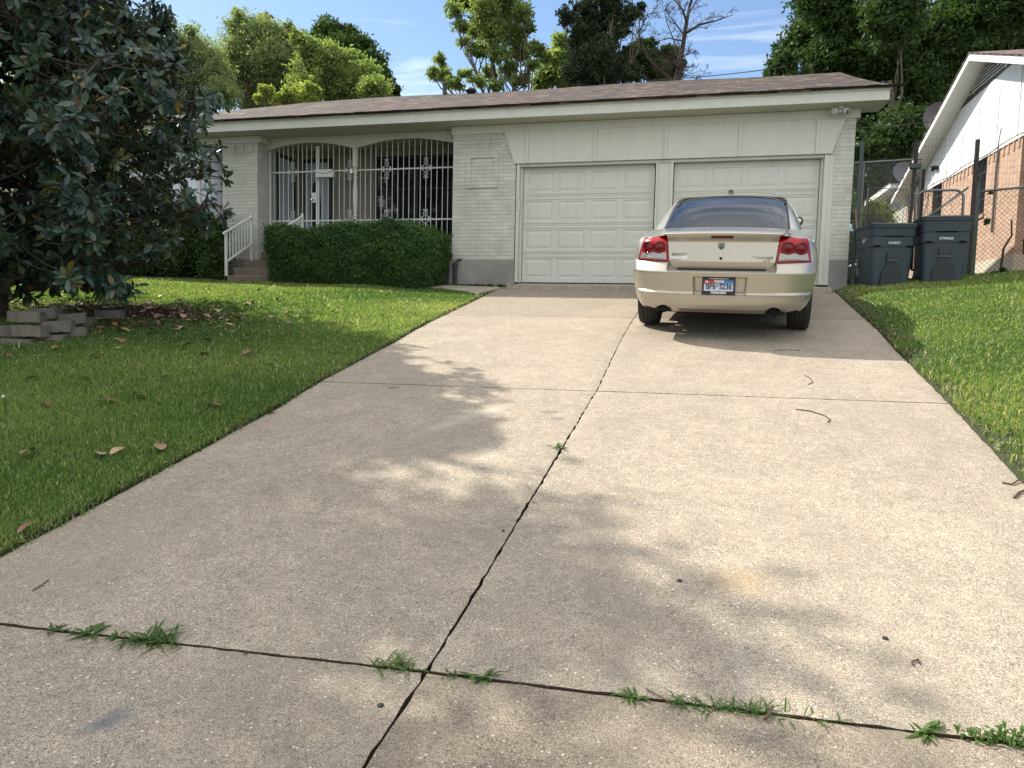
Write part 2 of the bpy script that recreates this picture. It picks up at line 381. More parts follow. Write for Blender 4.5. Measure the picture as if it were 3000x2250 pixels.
M['galv'] = simple('galvanised_steel', (0.17, 0.18, 0.18), 0.5, metal=0.6, var=0.2, vscale=12)
M['postg'] = simple('dark_green_post', (0.035, 0.055, 0.05), 0.6, var=0.3, vscale=9)
M['rust'] = simple('rusty_steel', (0.032, 0.024, 0.021), 0.8, var=0.4, vscale=14)
M['soil'] = simple('bare_soil', (0.085, 0.062, 0.042), 0.95, var=0.35, vscale=9, bump=0.6, bscale=40)
M['bark'] = simple('bark', (0.085, 0.068, 0.055), 0.95, var=0.4, vscale=7, bump=1.0, bscale=22)
M['deadwood'] = simple('dead_wood', (0.055, 0.038, 0.036), 0.9, var=0.3, vscale=3)
M['stone'] = simple('retaining_block_concrete', (0.13, 0.115, 0.098), 0.95, var=0.18, vscale=8, bump=0.9, bscale=45)
M['twig'] = simple('dry_twig', (0.10, 0.06, 0.04), 0.9, var=0.3)
def glass_mat(name, col, rough=0.03, spec=0.8, bump=0.0, coat=.5):
    t = NT(name); t.set(Base_Color=t.ramp(t.noise(t.obj(), 0.8, 3), [(0.35, tuple(c*0.7 for c in col)), (0.7, col)]), Roughness=rough)
    t.b.inputs['Specular IOR Level'].default_value = spec; t.b.inputs['Coat Weight'].default_value = coat; t.b.inputs['Coat Roughness'].default_value = 0.02
    if bump: t.bump(t.noise(t.obj(), 1.4, 3), bump, 0.02)
    return t.m
M['glass'] = glass_mat('dark_window_glass', (0.012, 0.014, 0.016))
M['carglass'] = glass_mat('tinted_car_glass', (0.006, 0.006, 0.006), 0.02, 0.5, 0, .0)

# ------------------------------------------------------------------ ground
PY = [-60, -16, -14.5, -13.5, -12.5, -11.8, -11.2, -5.8, -5, -4.2, -.3, 0, 8, 40, 300]
PZ = [-2.6, -2.12, -2.085, -2.05, -1.985, -1.905, -1.805, -.873, -.748, -.639, -.12, -.1, .1, .6, 1.5]
def prof(Y): return np.interp(Y, PY, PZ)
LE = [(-60, .9), (-16, .55), (-11.9, .48), (-11, .46), (-9, .38), (-8.16, .29), (-6.5, .23), (-4.4, .06), (-1.4, -.22), (0, -.33)]
CE = [(-16, 2.71), (-12.5, 2.71), (-8, 2.70), (-6.5, 2.65), (-4.5, 2.60), (0, 2.50)]
RE = [(-60, 4.6), (-16, 5.15), (-9.5, 5.24), (-8, 5.28), (-6, 5.30), (-4, 5.38), (-2.2, 5.44), (.5, 5.55)]
ev = lambda E, Y: np.interp(Y, [p[0] for p in E], [p[1] for p in E])
def eL(Y): return ev(LE, Y)
def eR(Y): return ev(RE, Y)
def sm(t): t = np.clip(t, 0, 1); return t*t*(3-2*t)
def lawn(X, Y):
    X = np.asarray(X, float); Y = np.asarray(Y, float)
    z = prof(Y); dl = eL(Y)-X; dr = X-eR(Y); k = .35+.65*sm((Y+8)/6)
    z = z+np.where(dl > 0, .012+.028*np.clip(dl, 0, 8), 0)
    z = z+np.where(dr > 0, .012+k*(.10*sm(dr/.35)+.085*np.clip(dr-.3, 0, 6)), 0)
    z = z+0.018*np.sin(X*2.3+Y*1.1)*np.sin(Y*1.9-X*.7)*np.clip(np.maximum(dl, dr), 0, 1)
    return z
rng = np.random.default_rng(7)
Ys = np.unique(np.concatenate([np.arange(-60, -16, 4.0), np.arange(-16, 2, 0.2), np.arange(2, 20, 1.5), np.arange(20, 320, 30.0)]))
dL = np.concatenate([[200, 80, 40, 25, 18, 14], np.arange(12, 0.3, -0.4), [0.2, 0.1, 0.03]])
dR = np.concatenate([[0.03, 0.1, 0.2], np.arange(0.4, 8, 0.4), [10, 14, 20, 30, 60, 200]])
V = []
for Y in Ys:
    l, r = float(eL(Y)), float(eR(Y))
    wig = 0.012*math.sin(Y*7.1)+0.008*math.sin(Y*17.3+1)
    row = [(l-d+(wig if d < .15 else 0), Y, float(lawn(l-d, Y))) for d in dL]
    row += [(l-0.012+wig, Y, float(prof(Y))-0.07), (r+0.012+wig, Y, float(prof(Y))-0.07)]
    row += [(r+d+(wig if d < .15 else 0), Y, float(lawn(r+d, Y))) for d in dR]
    V += row
nc = len(dL)+len(dR)+2
F = np.array([(i*nc+j, i*nc+j+1, (i+1)*nc+j+1, (i+1)*nc+j) for i in range(len(Ys)-1) for j in range(nc-1)])
t = NT('lawn_soil'); o_ = t.obj(); nn = t.noise(o_, 2.0, 6, 0.7); n2_ = t.noise(o_, 35, 4, 0.7)
t.set(Base_Color=t.mix(t.ramp(n2_, [(0.35, 0.0), (0.6, 1.0)]), t.ramp(nn, [(0.35, (0.030, 0.040, 0.014)), (0.65, (0.042, 0.034, 0.020))]), (0.035, 0.055, 0.018)), Roughness=0.95); t.bump(n2_, 0.6, 0.02)
M['lawnsoil'] = t.m
tag(npobj('ground', V, F, M['lawnsoil'], smooth=True), kind='structure')

# driveway slabs (one structure, real gaps between the slabs)
def jl(a, b, c):   # joint as a function of X through three points
    return lambda X: float(np.interp(X, [.3, 2.7, 5.3], [a, b, c]))
J = [lambda X: -15.9, jl(-11.95, -11.81, -11.71), jl(-8.17, -8.07, -7.97), jl(-4.42, -4.29, -4.02), lambda X: -0.42]
mbV = []; mbF = []; tint = []
def add_slab(ya, yb, side, tone, ga, gb):
    fine_ = ya(2) < -8; ny = max(6, int(abs(yb(2)-ya(2))/(0.05 if fine_ else 0.11))); nx = 44 if fine_ else 14
    gcw = 0.0045
    pts = []
    for i in range(ny+1):
        row = []
        for j in range(nx+1):
            s = j/nx; t_ = i/ny
            Xg = 1.4 if side == 0 else 4.0
            # solve Y between the joints then X between the edges (two passes)
            for _ in range(2):
                Y = (ya(Xg)+ga)*(1-t_)+(yb(Xg)-gb)*t_
                lo = float(eL(Y)) if side == 0 else float(ev(CE, Y))+gcw*(1.0 if Y > -9 else 1.4)
                hi = float(ev(CE, Y))-gcw*(1.0 if Y > -9 else 1.4) if side == 0 else float(eR(Y))
                Xg = lo+(hi-lo)*s
            je = 0.0030
            if j in (0, nx): Xg += rng.normal(0, je)
            if i in (0, ny): Y += rng.normal(0, je*0.7)
            edge = min(i, ny-i, j, nx-j) == 0
            row.append((Xg, Y, float(prof(Y))-(0.006 if edge else 0)))
        pts.append(row)
    b = len(mbV); m = nx+1
    for r_ in pts: mbV.extend(r_)
    for i in range(ny):
        for j in range(nx): mbF.append((b+i*m+j, b+i*m+j+1, b+(i+1)*m+j+1, b+(i+1)*m+j)); tint.append(tone)
    # skirts
    ring = [(0, j) for j in range(nx+1)]+[(i, nx) for i in range(1, ny+1)]+[(ny, j) for j in range(nx-1, -1, -1)]+[(i, 0) for i in range(ny-1, 0, -1)]
    s0 = len(mbV)
    for (i, j) in ring: p = pts[i][j]; mbV.append((p[0], p[1], p[2]-0.12))
    for a in range(len(ring)):
        c = (a+1) % len(ring); i, j = ring[a]; k, l_ = ring[c]
        mbF.append((b+i*m+j, s0+a, s0+c, b+k*m+l_)); tint.append(0.0)
tones = [[0.80, 0.30], [0.95, 1.0], [0.92, 0.96], [0.6, 0.5]]  # near right slab: darker concrete, with tree shade put into its tone
for n in range(4):
    for sd_ in (0, 1):
        g = 0.008 if n == 1 or n == 0 else 0.005
        add_slab(J[n], J[n+1], sd_, tones[n][sd_], g if n else 0, g)
dw = npobj('driveway', mbV, mbF, M['concrete'], tint=tint); tag(dw, kind='structure'); autosmooth(dw, 25)
# garage threshold slab
g = MB(); g.prism([(-0.42, -0.44), (5.45, -0.44), (5.43, 0.10), (-0.10, 0.10)], -0.30, -0.0, 'xy')
g.v = [(x, y, (z if z < -0.2 else (-0.075 if y < 0 else -0.012))) for x, y, z in g.v]
tag(g.build('garage_threshold_slab', M['path']), kind='structure')
# foot path along the porch
pw = [(-5.9, -1.22), (-2.4, -1.14), (-1.3, -1.10), (-0.62, -1.45), (-0.27, -1.95), (-0.27, -0.42), (-5.9, -0.42)]
g = MB(); g.prism(pw, -0.5, 0.0, 'xy')
g.v = [(x, y, z if z < -0.3 else float(prof(y))+0.022+0.026*max(0, -0.3-x)*0.9) for x, y, z in g.v]
tag(g.build('path', M['path']), kind='structure')

# ------------------------------------------------------------------ grass (nobody could count the blades)
def proj(P):
    d = P-CAM; z = d@FW; z = np.where(np.abs(z) < 1e-6, 1e-6, z)
    return 1500+FPX*(d@RT)/z, 1125-FPX*(d@UP)/z, z
PATHP = np.array(pw)
def inpoly(x, y, P):
    r = np.zeros(len(x), bool); n = len(P)
    for i in range(n):
        a, b = P[i], P[(i+1) % n]; c = ((a[1] > y) != (b[1] > y)) & (x < (b[0]-a[0])*(y-a[1])/(b[1]-a[1]+1e-12)+a[0]); r ^= c
    return r
def noise2(x, y, s, seed):
    r = np.random.default_rng(seed); out = 0
    for k in range(5):
        a, b, c, d = r.normal(0, s, 2).tolist()+r.uniform(0, 6.28, 2).tolist(); out = out+np.sin(a*x+b*y+c)
    return out/2.5
def grass_patch(side, dens0, seed, label):
    r = np.random.default_rng(seed)
    X0, X1, Y0, Y1 = (-11.0, 0.9, -14.6, 0.6) if side == 0 else (5.0, 11.5, -14.0, 6.0)
    N = int((X1-X0)*(Y1-Y0)*dens0)
    x = r.uniform(X0, X1, N); y = r.uniform(Y0, Y1, N)
    off = (eL(y)-x) if side == 0 else (x-eR(y))
    k = off > 0.004+0.02*r.random(N)*(r.random(N) < .7)-0.045*r.random(N)*(r.random(N) < .25)*(noise2(x, y, 3.0, 44) > .1)
    if side == 0: k &= ~inpoly(x, y, PATHP) & ~((y > -1.05) & (x > -5.8)) & ~((y > -1.6) & (x < -5.8)&(x<-6.2))
    else: k &= ~((x > 9.7) & (y > 4.2)) & ~((x < 5.8) & (y > -0.2)) & (y < 4.6)
    P = np.stack([x, y, lawn(x, y)], 1); u, v, z = proj(P)
    k &= (z > 0.7) & (u > -2200) & (u < 5600) & (v < 5200); off_ = (u < -200) | (u > 3200) | (v > 2400)
    dens = np.clip((4.2/np.maximum(z, 1))**1.35, 0.10, 1.0)
    # thin, trampled and leaf-littered places
    litter = np.exp(-(((x+3.9)/1.7)**2+((y+5.65)/.62)**2)) if side == 0 else np.zeros(N)
    bare = np.clip(noise2(x, y, 1.9, 11)*1.1-0.25, 0, 1)*(0.8 if side else 0.25)+1.1*litter
    if side: bare = np.maximum(bare, 0.88*np.exp(-(off/.34)**2)*(noise2(x, y, 4, 5) > -0.5))
    k &= r.random(N) < dens*(1-bare)*np.where(off_, .45, 1)
    x, y, z, off = x[k], y[k], z[k], off[k]; n = len(x); gz = lawn(x, y)
    h = r.uniform(.5, 1.2, n)*(0.040+0.012*noise2(x, y, 2.5, 3)) * np.where(z > 7, .85, 1)
    h *= np.where(r.random(n) < .03+.22*np.clip(noise2(x, y, 5.5, 61)-.6, 0, 1), 1.75, 1); h = np.clip(h, .018, .11)
    w = (0.0016+0.00048*z)*r.uniform(.6, 1.3, n)*np.where(off_[k], 1.5, 1)
    a = r.uniform(0, 6.283, n); lean = r.uniform(.15, 1.0, n); la = r.uniform(0, 6.283, n)
    dx, dy = np.cos(a)*w, np.sin(a)*w; lx, ly = np.cos(la)*lean*h, np.sin(la)*lean*h
    V = np.empty((n, 5, 3)); V[:, 0] = np.stack([x-dx, y-dy, gz-.004], 1); V[:, 1] = np.stack([x+dx, y+dy, gz-.004], 1)
    V[:, 2] = np.stack([x+dx*.8+lx*.35, y+dy*.8+ly*.35, gz+h*.6], 1); V[:, 3] = np.stack([x-dx*.8+lx*.35, y-dy*.8+ly*.35, gz+h*.6], 1)
    V[:, 4] = np.stack([x+lx, y+ly, gz+h*(1-.35*lean**2)], 1)
    b = np.arange(n)[:, None]*5
    loops = np.concatenate([b+np.array([[0, 1, 2, 3]]), b+np.array([[3, 2, 4]])], 1).ravel()
    me = bpy.data.meshes.new('grass'); me.vertices.add(n*5); me.vertices.foreach_set('co', V.astype(np.float32).ravel())
    me.loops.add(n*7); me.loops.foreach_set('vertex_index', loops.astype(np.int32)); me.polygons.add(2*n)
    ls = np.stack([np.arange(n)*7, np.arange(n)*7+4], 1).ravel(); me.polygons.foreach_set('loop_start', ls.astype(np.int32)); me.polygons.foreach_set('loop_total', np.tile([4, 3], n).astype(np.int32))
    me.update(calc_edges=True)
    tn = np.clip(r.normal(.45, .22, n)+.18*noise2(x, y, 1.2, 9), 0, 1); pt_ = np.clip(noise2(x, y, 1.1, 29)*.5, 0, 1); tn = np.clip(tn+.30*pt_, 0, 1.2); tn = np.where(r.random(n) < .03+.03*side+.10*pt_, r.uniform(1.3, 1.7, n), tn)
    at = me.attributes.new('tint', 'FLOAT', 'FACE'); at.data.foreach_set('value', np.repeat(tn, 2).astype(np.float32))
    me.materials.append(M['grass']); o = bpy.data.objects.new('grass', me); COL.objects.link(o)
    tag(o, label, 'grass', kind='stuff'); print('grass', side, n)
t = NT('grass_blades'); at = t.node('ShaderNodeAttribute'); at.attribute_name = 'tint'
col = t.ramp(t.math('MULTIPLY', at.outputs['Fac'], 0.6), [(0.0, (0.042, 0.098, 0.030)), (0.28, (0.128, 0.205, 0.058)), (0.55, (0.30, 0.335, 0.12)), (0.9, (0.54, 0.46, 0.30))])
t.set(Base_Color=col, Roughness=0.5); t.b.inputs['Specular IOR Level'].default_value = 0.3
tr = t.node('ShaderNodeBsdfTranslucent'); t.link(t.mix(1.0, col, (1.6, 1.7, 0.8), 'MULTIPLY'), tr.inputs[0])
mx = t.node('ShaderNodeMixShader'); mx.inputs[0].default_value = 0.46
t.link(t.b.outputs[0], mx.inputs[1]); t.link(tr.outputs[0], mx.inputs[2]); t.link(mx.outputs[0], t.out.inputs[0]); M['grass'] = t.m
grass_patch(0, 14000, 21, 'green front lawn left of the driveway, strewn with fallen leaves')
grass_patch(1, 14000, 22, 'patchy green lawn strip right of the driveway, below the trash carts')

# ------------------------------------------------------------------ house
H = thing('house', 'single storey white painted brick house with brown shingle roof and two garage doors', 'house', (0, 0, 0))
W = -0.15
b = MB()                                                     # pier between porch and garage
b.box(-1.36, W, .41, -0.12, .10, 2.75); b.box(-1.36, .10, .57, -1.12, 1.34, 2.90)
for x, z in ((-1.10, 2.54), (-.89, 2.54), (-.68, 2.54), (-.47, 2.54)): b.box(x, W-.022, z, x+.058, W+.01, 2.748)
for (x0, x1, z0, z1) in ((-1.08, -1.0, 1.755, 2.39), (-.54, -.46, 1.755, 2.39), (-1.0, -.54, 2.31, 2.388), (-1.0, -.54, 1.757, 1.835)): b.box(x0, W-.024, z0, x1, W+.01, z1)
b.build('brick_pier', M['wbrick'], H)
b = MB(); b.box(-6.42, W, .41, -5.60, .10, 2.77); b.box(-5.84, .10, .57, -5.60, 1.34, 2.90)
for x, z in ((-6.18, 2.56), (-5.97, 2.56), (-5.76, 2.56)): b.box(x, W-.022, z, x+.058, W+.01, 2.768)
b.build('brick_pillar', M['wbrick'], H)
b = MB(); b.box(5.42, W, .41, 5.72, .10, 2.75); b.box(5.337, W, 2.172, 5.419, -.021, 2.749); b.box(5.47, .10, .41, 5.72, 11.2, 2.90); b.prism([(-.15+.02, 2.90), (11.2, 2.90), (5.5, 4.95)], 5.47, 5.72, 'yz'); b.build('brick_wall', M['wbrick'], H)
b = MB(); b.box(-13.4, .28, .30, -6.42, .45, 2.90); b.build('bedroom_wall', M['wbrick'], H)
b = MB(); b.box(-13.4, 11.0, -.2, 5.47, 11.2, 2.91); b.build('rear_wall', M['wbrick'], H)
b = MB(); b.box(-13.4, .46, -.2, -13.2, 10.99, 2.91); b.build('left_wall', M['wbrick'], H)
b = MB(); b.box(-13.6, 1.51, 2.935, 5.46, 11.6, 2.96); b.box(-1.1, .13, 2.935, 5.46, 1.5, 2.96); b.build('ceiling', M['soffit'], H)
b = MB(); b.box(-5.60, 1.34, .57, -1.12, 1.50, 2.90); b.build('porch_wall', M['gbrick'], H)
b = MB()
b.box(-1.41, W-.004, -.35, -.115, .3, .409); b.box(5.425, W-.004, -.35, 5.724, 11.2, .409); b.box(-13.4, .27, -.4, -6.43, .5, .295)
b.box(-6.43, W-.004, -.4, -5.595, .3, .409); b.box(-5.59, .06, -.4, -1.42, .3, .405); b.build('foundation', M['found'], H)
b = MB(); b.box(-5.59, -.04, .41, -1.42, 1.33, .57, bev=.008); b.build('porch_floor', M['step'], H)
# frieze, garage surround
b = MB(); b.box(-1.39, W-.034, 2.75, 5.78, .09, 2.90, bev=.004); b.build('frieze', M['white'], H)
b = MB(); b.box(-13.4, W-.034, 2.77, -5.50, .09, 2.90, bev=.004); b.build('frieze', M['white'], H)
b = MB()
b.box(-1.36+1.24, -.02, 2.13, 5.43, .12, 2.745)
b.box(-.10, W-.012, -.01, -.045, .0, 2.17, bev=.003); b.box(-.044, -.06, -.01, -.002, .0, 2.17)
b.box(5.262, W-.012, -.01, 5.335, .0, 2.17, bev=.003); b.box(5.336, W+.01, -.01, 5.43, .0, 2.17); b.box(5.216, -.06, -.01, 5.261, .0, 2.17)
b.box(2.50, -.11, -.01, 2.715, .02, 2.15); b.box(2.462, -.135, -.01, 2.499, .02, 2.15, bev=.003); b.box(2.716, -.135, -.01, 2.765, .02, 2.15, bev=.003)
b.box(-.044, -.13, 2.13, 5.26, -.021, 2.175)
b.build('garage_surround', M['white'], H)
hp = MB(); hp.prism([(-.35, 2.748), (-.14, 2.18), (5.36, 2.18), (5.56, 2.748)], W-.034, -.12, 'xz')
hdr = hp.build('header_panel', M['white'], H)
for x in (.10, 1.37, 2.62, 3.88, 5.13):
    m = MB(); m.box(x-.024, W-.064, 2.176, x+.024, W-.03, 2.749); m.build('batten', M['white'], hdr)
# garage doors: four sections of four raised panels
def garage_door(x0, tint_):
    d = MB(); w = 2.44; hs = .5325
    for s in range(4):
        z0 = s*hs; z1 = z0+hs-.006
        xs = [x0]; 
        cx = [x0+w*(i+.5)/4 for i in range(4)]; cz = (z0+z1)/2
        # frame of the section around the four recesses
        y = 0.0
        edges = [x0+.004]
        for c in cx: edges += [c-.255, c+.255]
        edges.append(x0+w-.004)
        zl, zh = cz-.175, cz+.175
        d.add([(x0+.004, y, z0), (x0+w-.004, y, z0), (x0+w-.004, y, zl), (x0+.004, y, zl)], [(0, 1, 2, 3)])
        d.add([(x0+.004, y, zh), (x0+w-.004, y, zh), (x0+w-.004, y, z1), (x0+.004, y, z1)], [(0, 1, 2, 3)])
        for i in range(0, len(edges), 2): d.add([(edges[i], y, zl), (edges[i+1], y, zl), (edges[i+1], y, zh), (edges[i], y, zh)], [(0, 1, 2, 3)])
        for c in cx:
            lv = [(.255, .175, 0), (.244, .164, .009), (.232, .152, .009), (.196, .116, .001)]
            rings = [[(c-a, y+dy, cz-h), (c+a, y+dy, cz-h), (c+a, y+dy, cz+h), (c-a, y+dy, cz+h)] for a, h, dy in lv]
            for r0, r1 in zip(rings, rings[1:]):
                d.add(r0+r1, [(k, (k+1) % 4, 4+(k+1) % 4, 4+k) for k in range(4)])
            d.add(rings[-1], [(0, 1, 2, 3)])
        # rolled rib and section joint
        if s: d.box(x0+.004, -.010, z0+.035, x0+w-.004, .001, z0+.052); 
        d.box(x0+.004, .006, z0-.008, x0+w-.004, .03, z0+.002)
        d.box(x0+.004, -.010, z1-.052, x0+w-.004, .001, z1-.038)
    d.box(x0+.004, -.006, .0, x0+w-.004, .001, .03)
    o = npobj('garage_door', np.array(d.v), d.f, M['door'], H)
    m = MB(); m.box(x0, -.012, -.018, x0+w, .02, -.002); m.build('rubber_seal', M['black'], o)
    return o
gd = garage_door(0, 0); m = MB(); m.box(-.052, W-.035, 1.33, -.018, W-.008, 1.52, bev=.004); m.build('slide_latch', M['white'], gd)
garage_door(2.772, 1)
# porch beam with two shallow arches
def arch(xa, xb, za, zp, n=14):
    out = []
    for i in range(n+1):
        s = i/n; x = xa+(xb-xa)*s
        h = math.sin(math.pi*min(1, max(0, s)))**0.9
        out.append((x, za+(zp-za)*h))
    return out
lo = arch(-5.60, -3.60, 2.655, 2.80)+arch(-3.50, -1.37, 2.655, 2.80)
b = MB(); b.prism(lo+[(-1.37, 2.90), (-5.60, 2.90)], .12, .20, 'xz'); b.box(-3.585, .105, 2.65, -3.525, .119, 2.899); b.box(-5.598, .10, 2.86, -1.372, .119, 2.898)
b.build('arched_beam', M['white'], H)
# turned porch post
pc = (-3.555, .16)
b = MB(); b.box(pc[0]-.045, pc[1]-.045, 2.28, pc[0]+.045, pc[1]+.045, 2.66, bev=.006); b.box(pc[0]-.045, pc[1]-.045, .57, pc[0]+.045, pc[1]+.045, 1.16, bev=.006)
prf = [(.035, 0), (.045, .02), (.03, .035), (.046, .055), (.048, .08), (.03, .10), (.026, .115), (.046, .14), (.046, .16), (.028, .18), (.034, .24), (.044, .38), (.05, .52), (.046, .66), (.036, .80), (.03, .88), (.045, .90), (.047, .93), (.028, .95), (.03, .97), (.045, 1.0), (.045, 1.04), (.03, 1.06), (.028, 1.08), (.042, 1.11), (.035, 1.12)]
b.lathe(prf, (pc[0], pc[1], 1.16), 16); autosmooth(b.build('porch_post', M['white'], H), 40)
# entrance door with oval glass
dx0, dx1, dz0, dz1 = -5.36, -4.78, .60, 2.64
fr = MB(); yb = 1.34
fr.box(dx0-.07, yb-.05, .58, dx0, yb, dz1+.07); fr.box(dx1, yb-.05, .58, dx1+.07, yb, dz1+.07); fr.box(dx0-.07, yb-.052, dz1, dx1+.07, yb-.002, dz1+.08)
fr.build('door_frame', M['darkframe'], H)
M['bluelitdoor'] = simple('white_door_in_blue_light', (0.48, 0.54, 0.62), 0.4, var=0.05)  # white door; the bluish light on it is put into the colour
d = MB(); d.box(dx0, yb-.035, dz0, dx1, yb-.003, dz1, bev=.004); dr = d.build('front_door', M['bluelitdoor'], H)
ov = [( (dx0+.27)+.13*math.cos(a), 1.62+.62*math.sin(a)) for a in np.linspace(0, 2*math.pi, 36, endpoint=False)]
d = MB(); d.prism(ov, yb-.045, yb-.036, 'xz'); d.build('oval_glass', M['glass'], dr)
# side door on the porch's left wall and picture window
b = MB(); b.box(-5.598, .55, .58, -5.56, .62, 2.72); b.box(-5.598, 1.18, .58, -5.56, 1.26, 2.72); b.box(-5.598, .62, 2.64, -5.56, 1.18, 2.72); b.build('side_door_frame', M['darkframe'], H)
b = MB(); b.box(-5.597, .62, .58, -5.575, 1.18, 2.64); b.build('side_door', M['bluelitdoor'], H)
b = MB(); x0, x1, z0, z1 = -3.66, -1.30, .93, 2.72
b.box(x0, yb-.05, z0, x0+.05, yb-.001, z1); b.box(x1-.05, yb-.05, z0, x1, yb-.001, z1); b.box(x0+.05, yb-.05, z1-.05, x1-.05, yb-.001, z1); b.box(x0+.05, yb-.05, z0, x1-.05, yb-.001, z0+.05)
b.box(-2.72, yb-.045, z0+.05, -2.68, yb-.002, z1-.05); b.box(x0+.05, yb-.044, 1.38, -2.72, yb-.003, 1.41); b.box(-2.68, yb-.044, 1.38, x1-.05, yb-.003, 1.41); b.box(x0+.05, yb-.044, 2.02, -2.72, yb-.003, 2.04); b.box(-2.68, yb-.044, 2.02, x1-.05, yb-.003, 2.04)
wf = b.build('picture_window', M['darkframe'], H)
b = MB(); b.box(x0+.051, yb-.02, z0+.051, x1-.051, yb-.012, z1-.051); b.build('pane', M['glass'], wf)
# crystal wall light
p = atY(1027, 498, 1.20); b = MB(); b.lathe([(.02, .10), (.05, .08), (.065, .02), (.06, -.06), (.035, -.10), (.01, -.12)], (p[0], 1.24, p[2]), 8); b.box(p[0]-.015, 1.24, p[2]-.02, p[0]+.015, 1.338, p[2]+.02)
M['crystal'] = simple('crystal_glass', (0.75, 0.78, 0.82), 0.05, metal=0.85, var=0.1); b.build('porch_light', M['crystal'], H)
# security grille across the porch
BX = [-5.45, -5.33, -5.23, -5.12, -5.01, -4.89, -4.79, -4.69, -4.58, -4.33, -4.20, -4.08, -3.95, -3.84, -3.71, -3.61, -3.48, -3.37, -3.25, -3.14, -3.02, -2.90, -2.78, -2.66, -2.54, -2.42, -2.30, -2.18, -2.06, -1.95, -1.83, -1.71, -1.60, -1.48]
GY = .235
fr = MB()
for x, w_ in ((-5.575, .05), (-4.475, .026), (-4.437, .03), (-1.395, .02)): fr.box(x, GY-.015, .575, x+w_, GY+.015, 2.74)
for z in (2.235, 1.235): fr.box(-5.52, GY-.012, z-.013, -4.476, GY+.012, z+.013); fr.box(-4.406, GY-.012, z-.013, -1.38, GY+.012, z+.013)
fr.box(-5.52, GY-.012, .58, -1.38, GY+.012, .61)
GR = fr.build('security_grille', M['metalw'], H)
for x in BX:
    m = MB(); m.box(x-.006, GY-.006, .60, x+.006, GY+.006, 2.79); m.build('bar', M['metalw'], GR)
def spiral(cx, cz, r0, r1, a0, a1, n=14): return [(cx+(r0+(r1-r0)*i/n)*math.cos(a0+(a1-a0)*i/n), cz+(r0+(r1-r0)*i/n)*math.sin(a0+(a1-a0)*i/n)) for i in range(n+1)]
def scroll(cx, cz):
    m = MB()
    for sx in (-1, 1):
        for sz in (-1, 1):
            # big inner curl, waist, small outer curl
            P = spiral(.070, .028, .006, .026, 4.5, 4.5-1.75*math.pi)
            P += [(.050, .055), (.028, .075), (.024, .09), (.042, .108), (.046, .118), (.030, .140), (.016, .158), (.018, .172)]
            P += spiral(.036, .178, .018, .006, math.pi, math.pi-1.6*math.pi)
            m.tube([(cx+sx*a, GY-.010, cz+sz*b_) for a, b_ in P], .0052, 5)
    o = m.build('scroll', M['metalw'], GR, smooth=True)
for x in (-5.01, -3.71, -2.90, -2.06):
    for z in (2.238, 1.238): scroll(x, z)
m = MB(); m.box(-4.565, GY-.03, 1.60, -4.455, GY-.016, 1.80, bev=.003); lk = m.build('lock_box', M['metalw'], GR)
m = MB(); m.lathe([(.012, 0), (.012, -.025), (.028, -.035), (.032, -.05), (.026, -.065), (.0, -.07)], (-4.52, GY-.03, 1.655), 14, 'y'); m.build('knob', M['crystal'], lk)
m = MB(); m.lathe([(.028, 0), (.028, -.012), (.02, -.018), (.0, -.018)], (-4.52, GY-.03, 1.745), 14, 'y'); m.build('deadbolt', M['metalw'], lk)
# bay window, left of the porch pillar
M['bay'] = simple('frosted_bay_panels', (0.62, 0.66, 0.76), 0.25, var=0.16, vscale=1.8)
b = MB(); bp = [(-6.63, .27), (-6.98, -.12), (-8.7, -.12), (-9.05, .27)]
def wallq(a, c, z0, z1, th=.02):
    dx, dy = c[0]-a[0], c[1]-a[1]; l = math.hypot(dx, dy); nx, ny = -dy/l*th, dx/l*th
    return [(a[0], a[1]), (c[0], c[1]), (c[0]+nx, c[1]+ny), (a[0]+nx, a[1]+ny)]
for a, c in zip(bp[1:], bp[:-1]): b.prism(wallq(a, c, 0, 0), .95, 2.74, 'xy')
b.build('bay_window', M['bay'], H); bw_ = bpy.data.objects['bay_window']
for z in (1.27, 1.57, 1.87, 2.17, 2.47, 2.70):
    m = MB(); m.tube([(-9.05, .25, z), (-8.7, -.14, z), (-6.985, -.14, z), (-6.60, .27, z)], .012, 6); m.build('glazing_bar', M['galv'], bw_)
for x in (-6.985, -7.45, -7.95, -8.4, -8.7):
    m = MB(); w_ = .03 if x in (-6.985, -8.7) else .012; m.box(x-w_, -.165, .95, x+w_, -.125, 2.74); m.build('mullion', M['white'], bw_)
b = MB(); b.prism([(-6.60, .28), (-6.97, -.16), (-8.72, -.16), (-9.1, .28)], .86, .95, 'xy'); b.build('window_sill', M['white'], bw_)
b = MB(); b.prism([(-6.63, .27), (-6.98, -.11), (-8.7, -.11), (-9.05, .27)], -.3, .86, 'xy'); b.build('bay_wall', M['wbrick'], H)
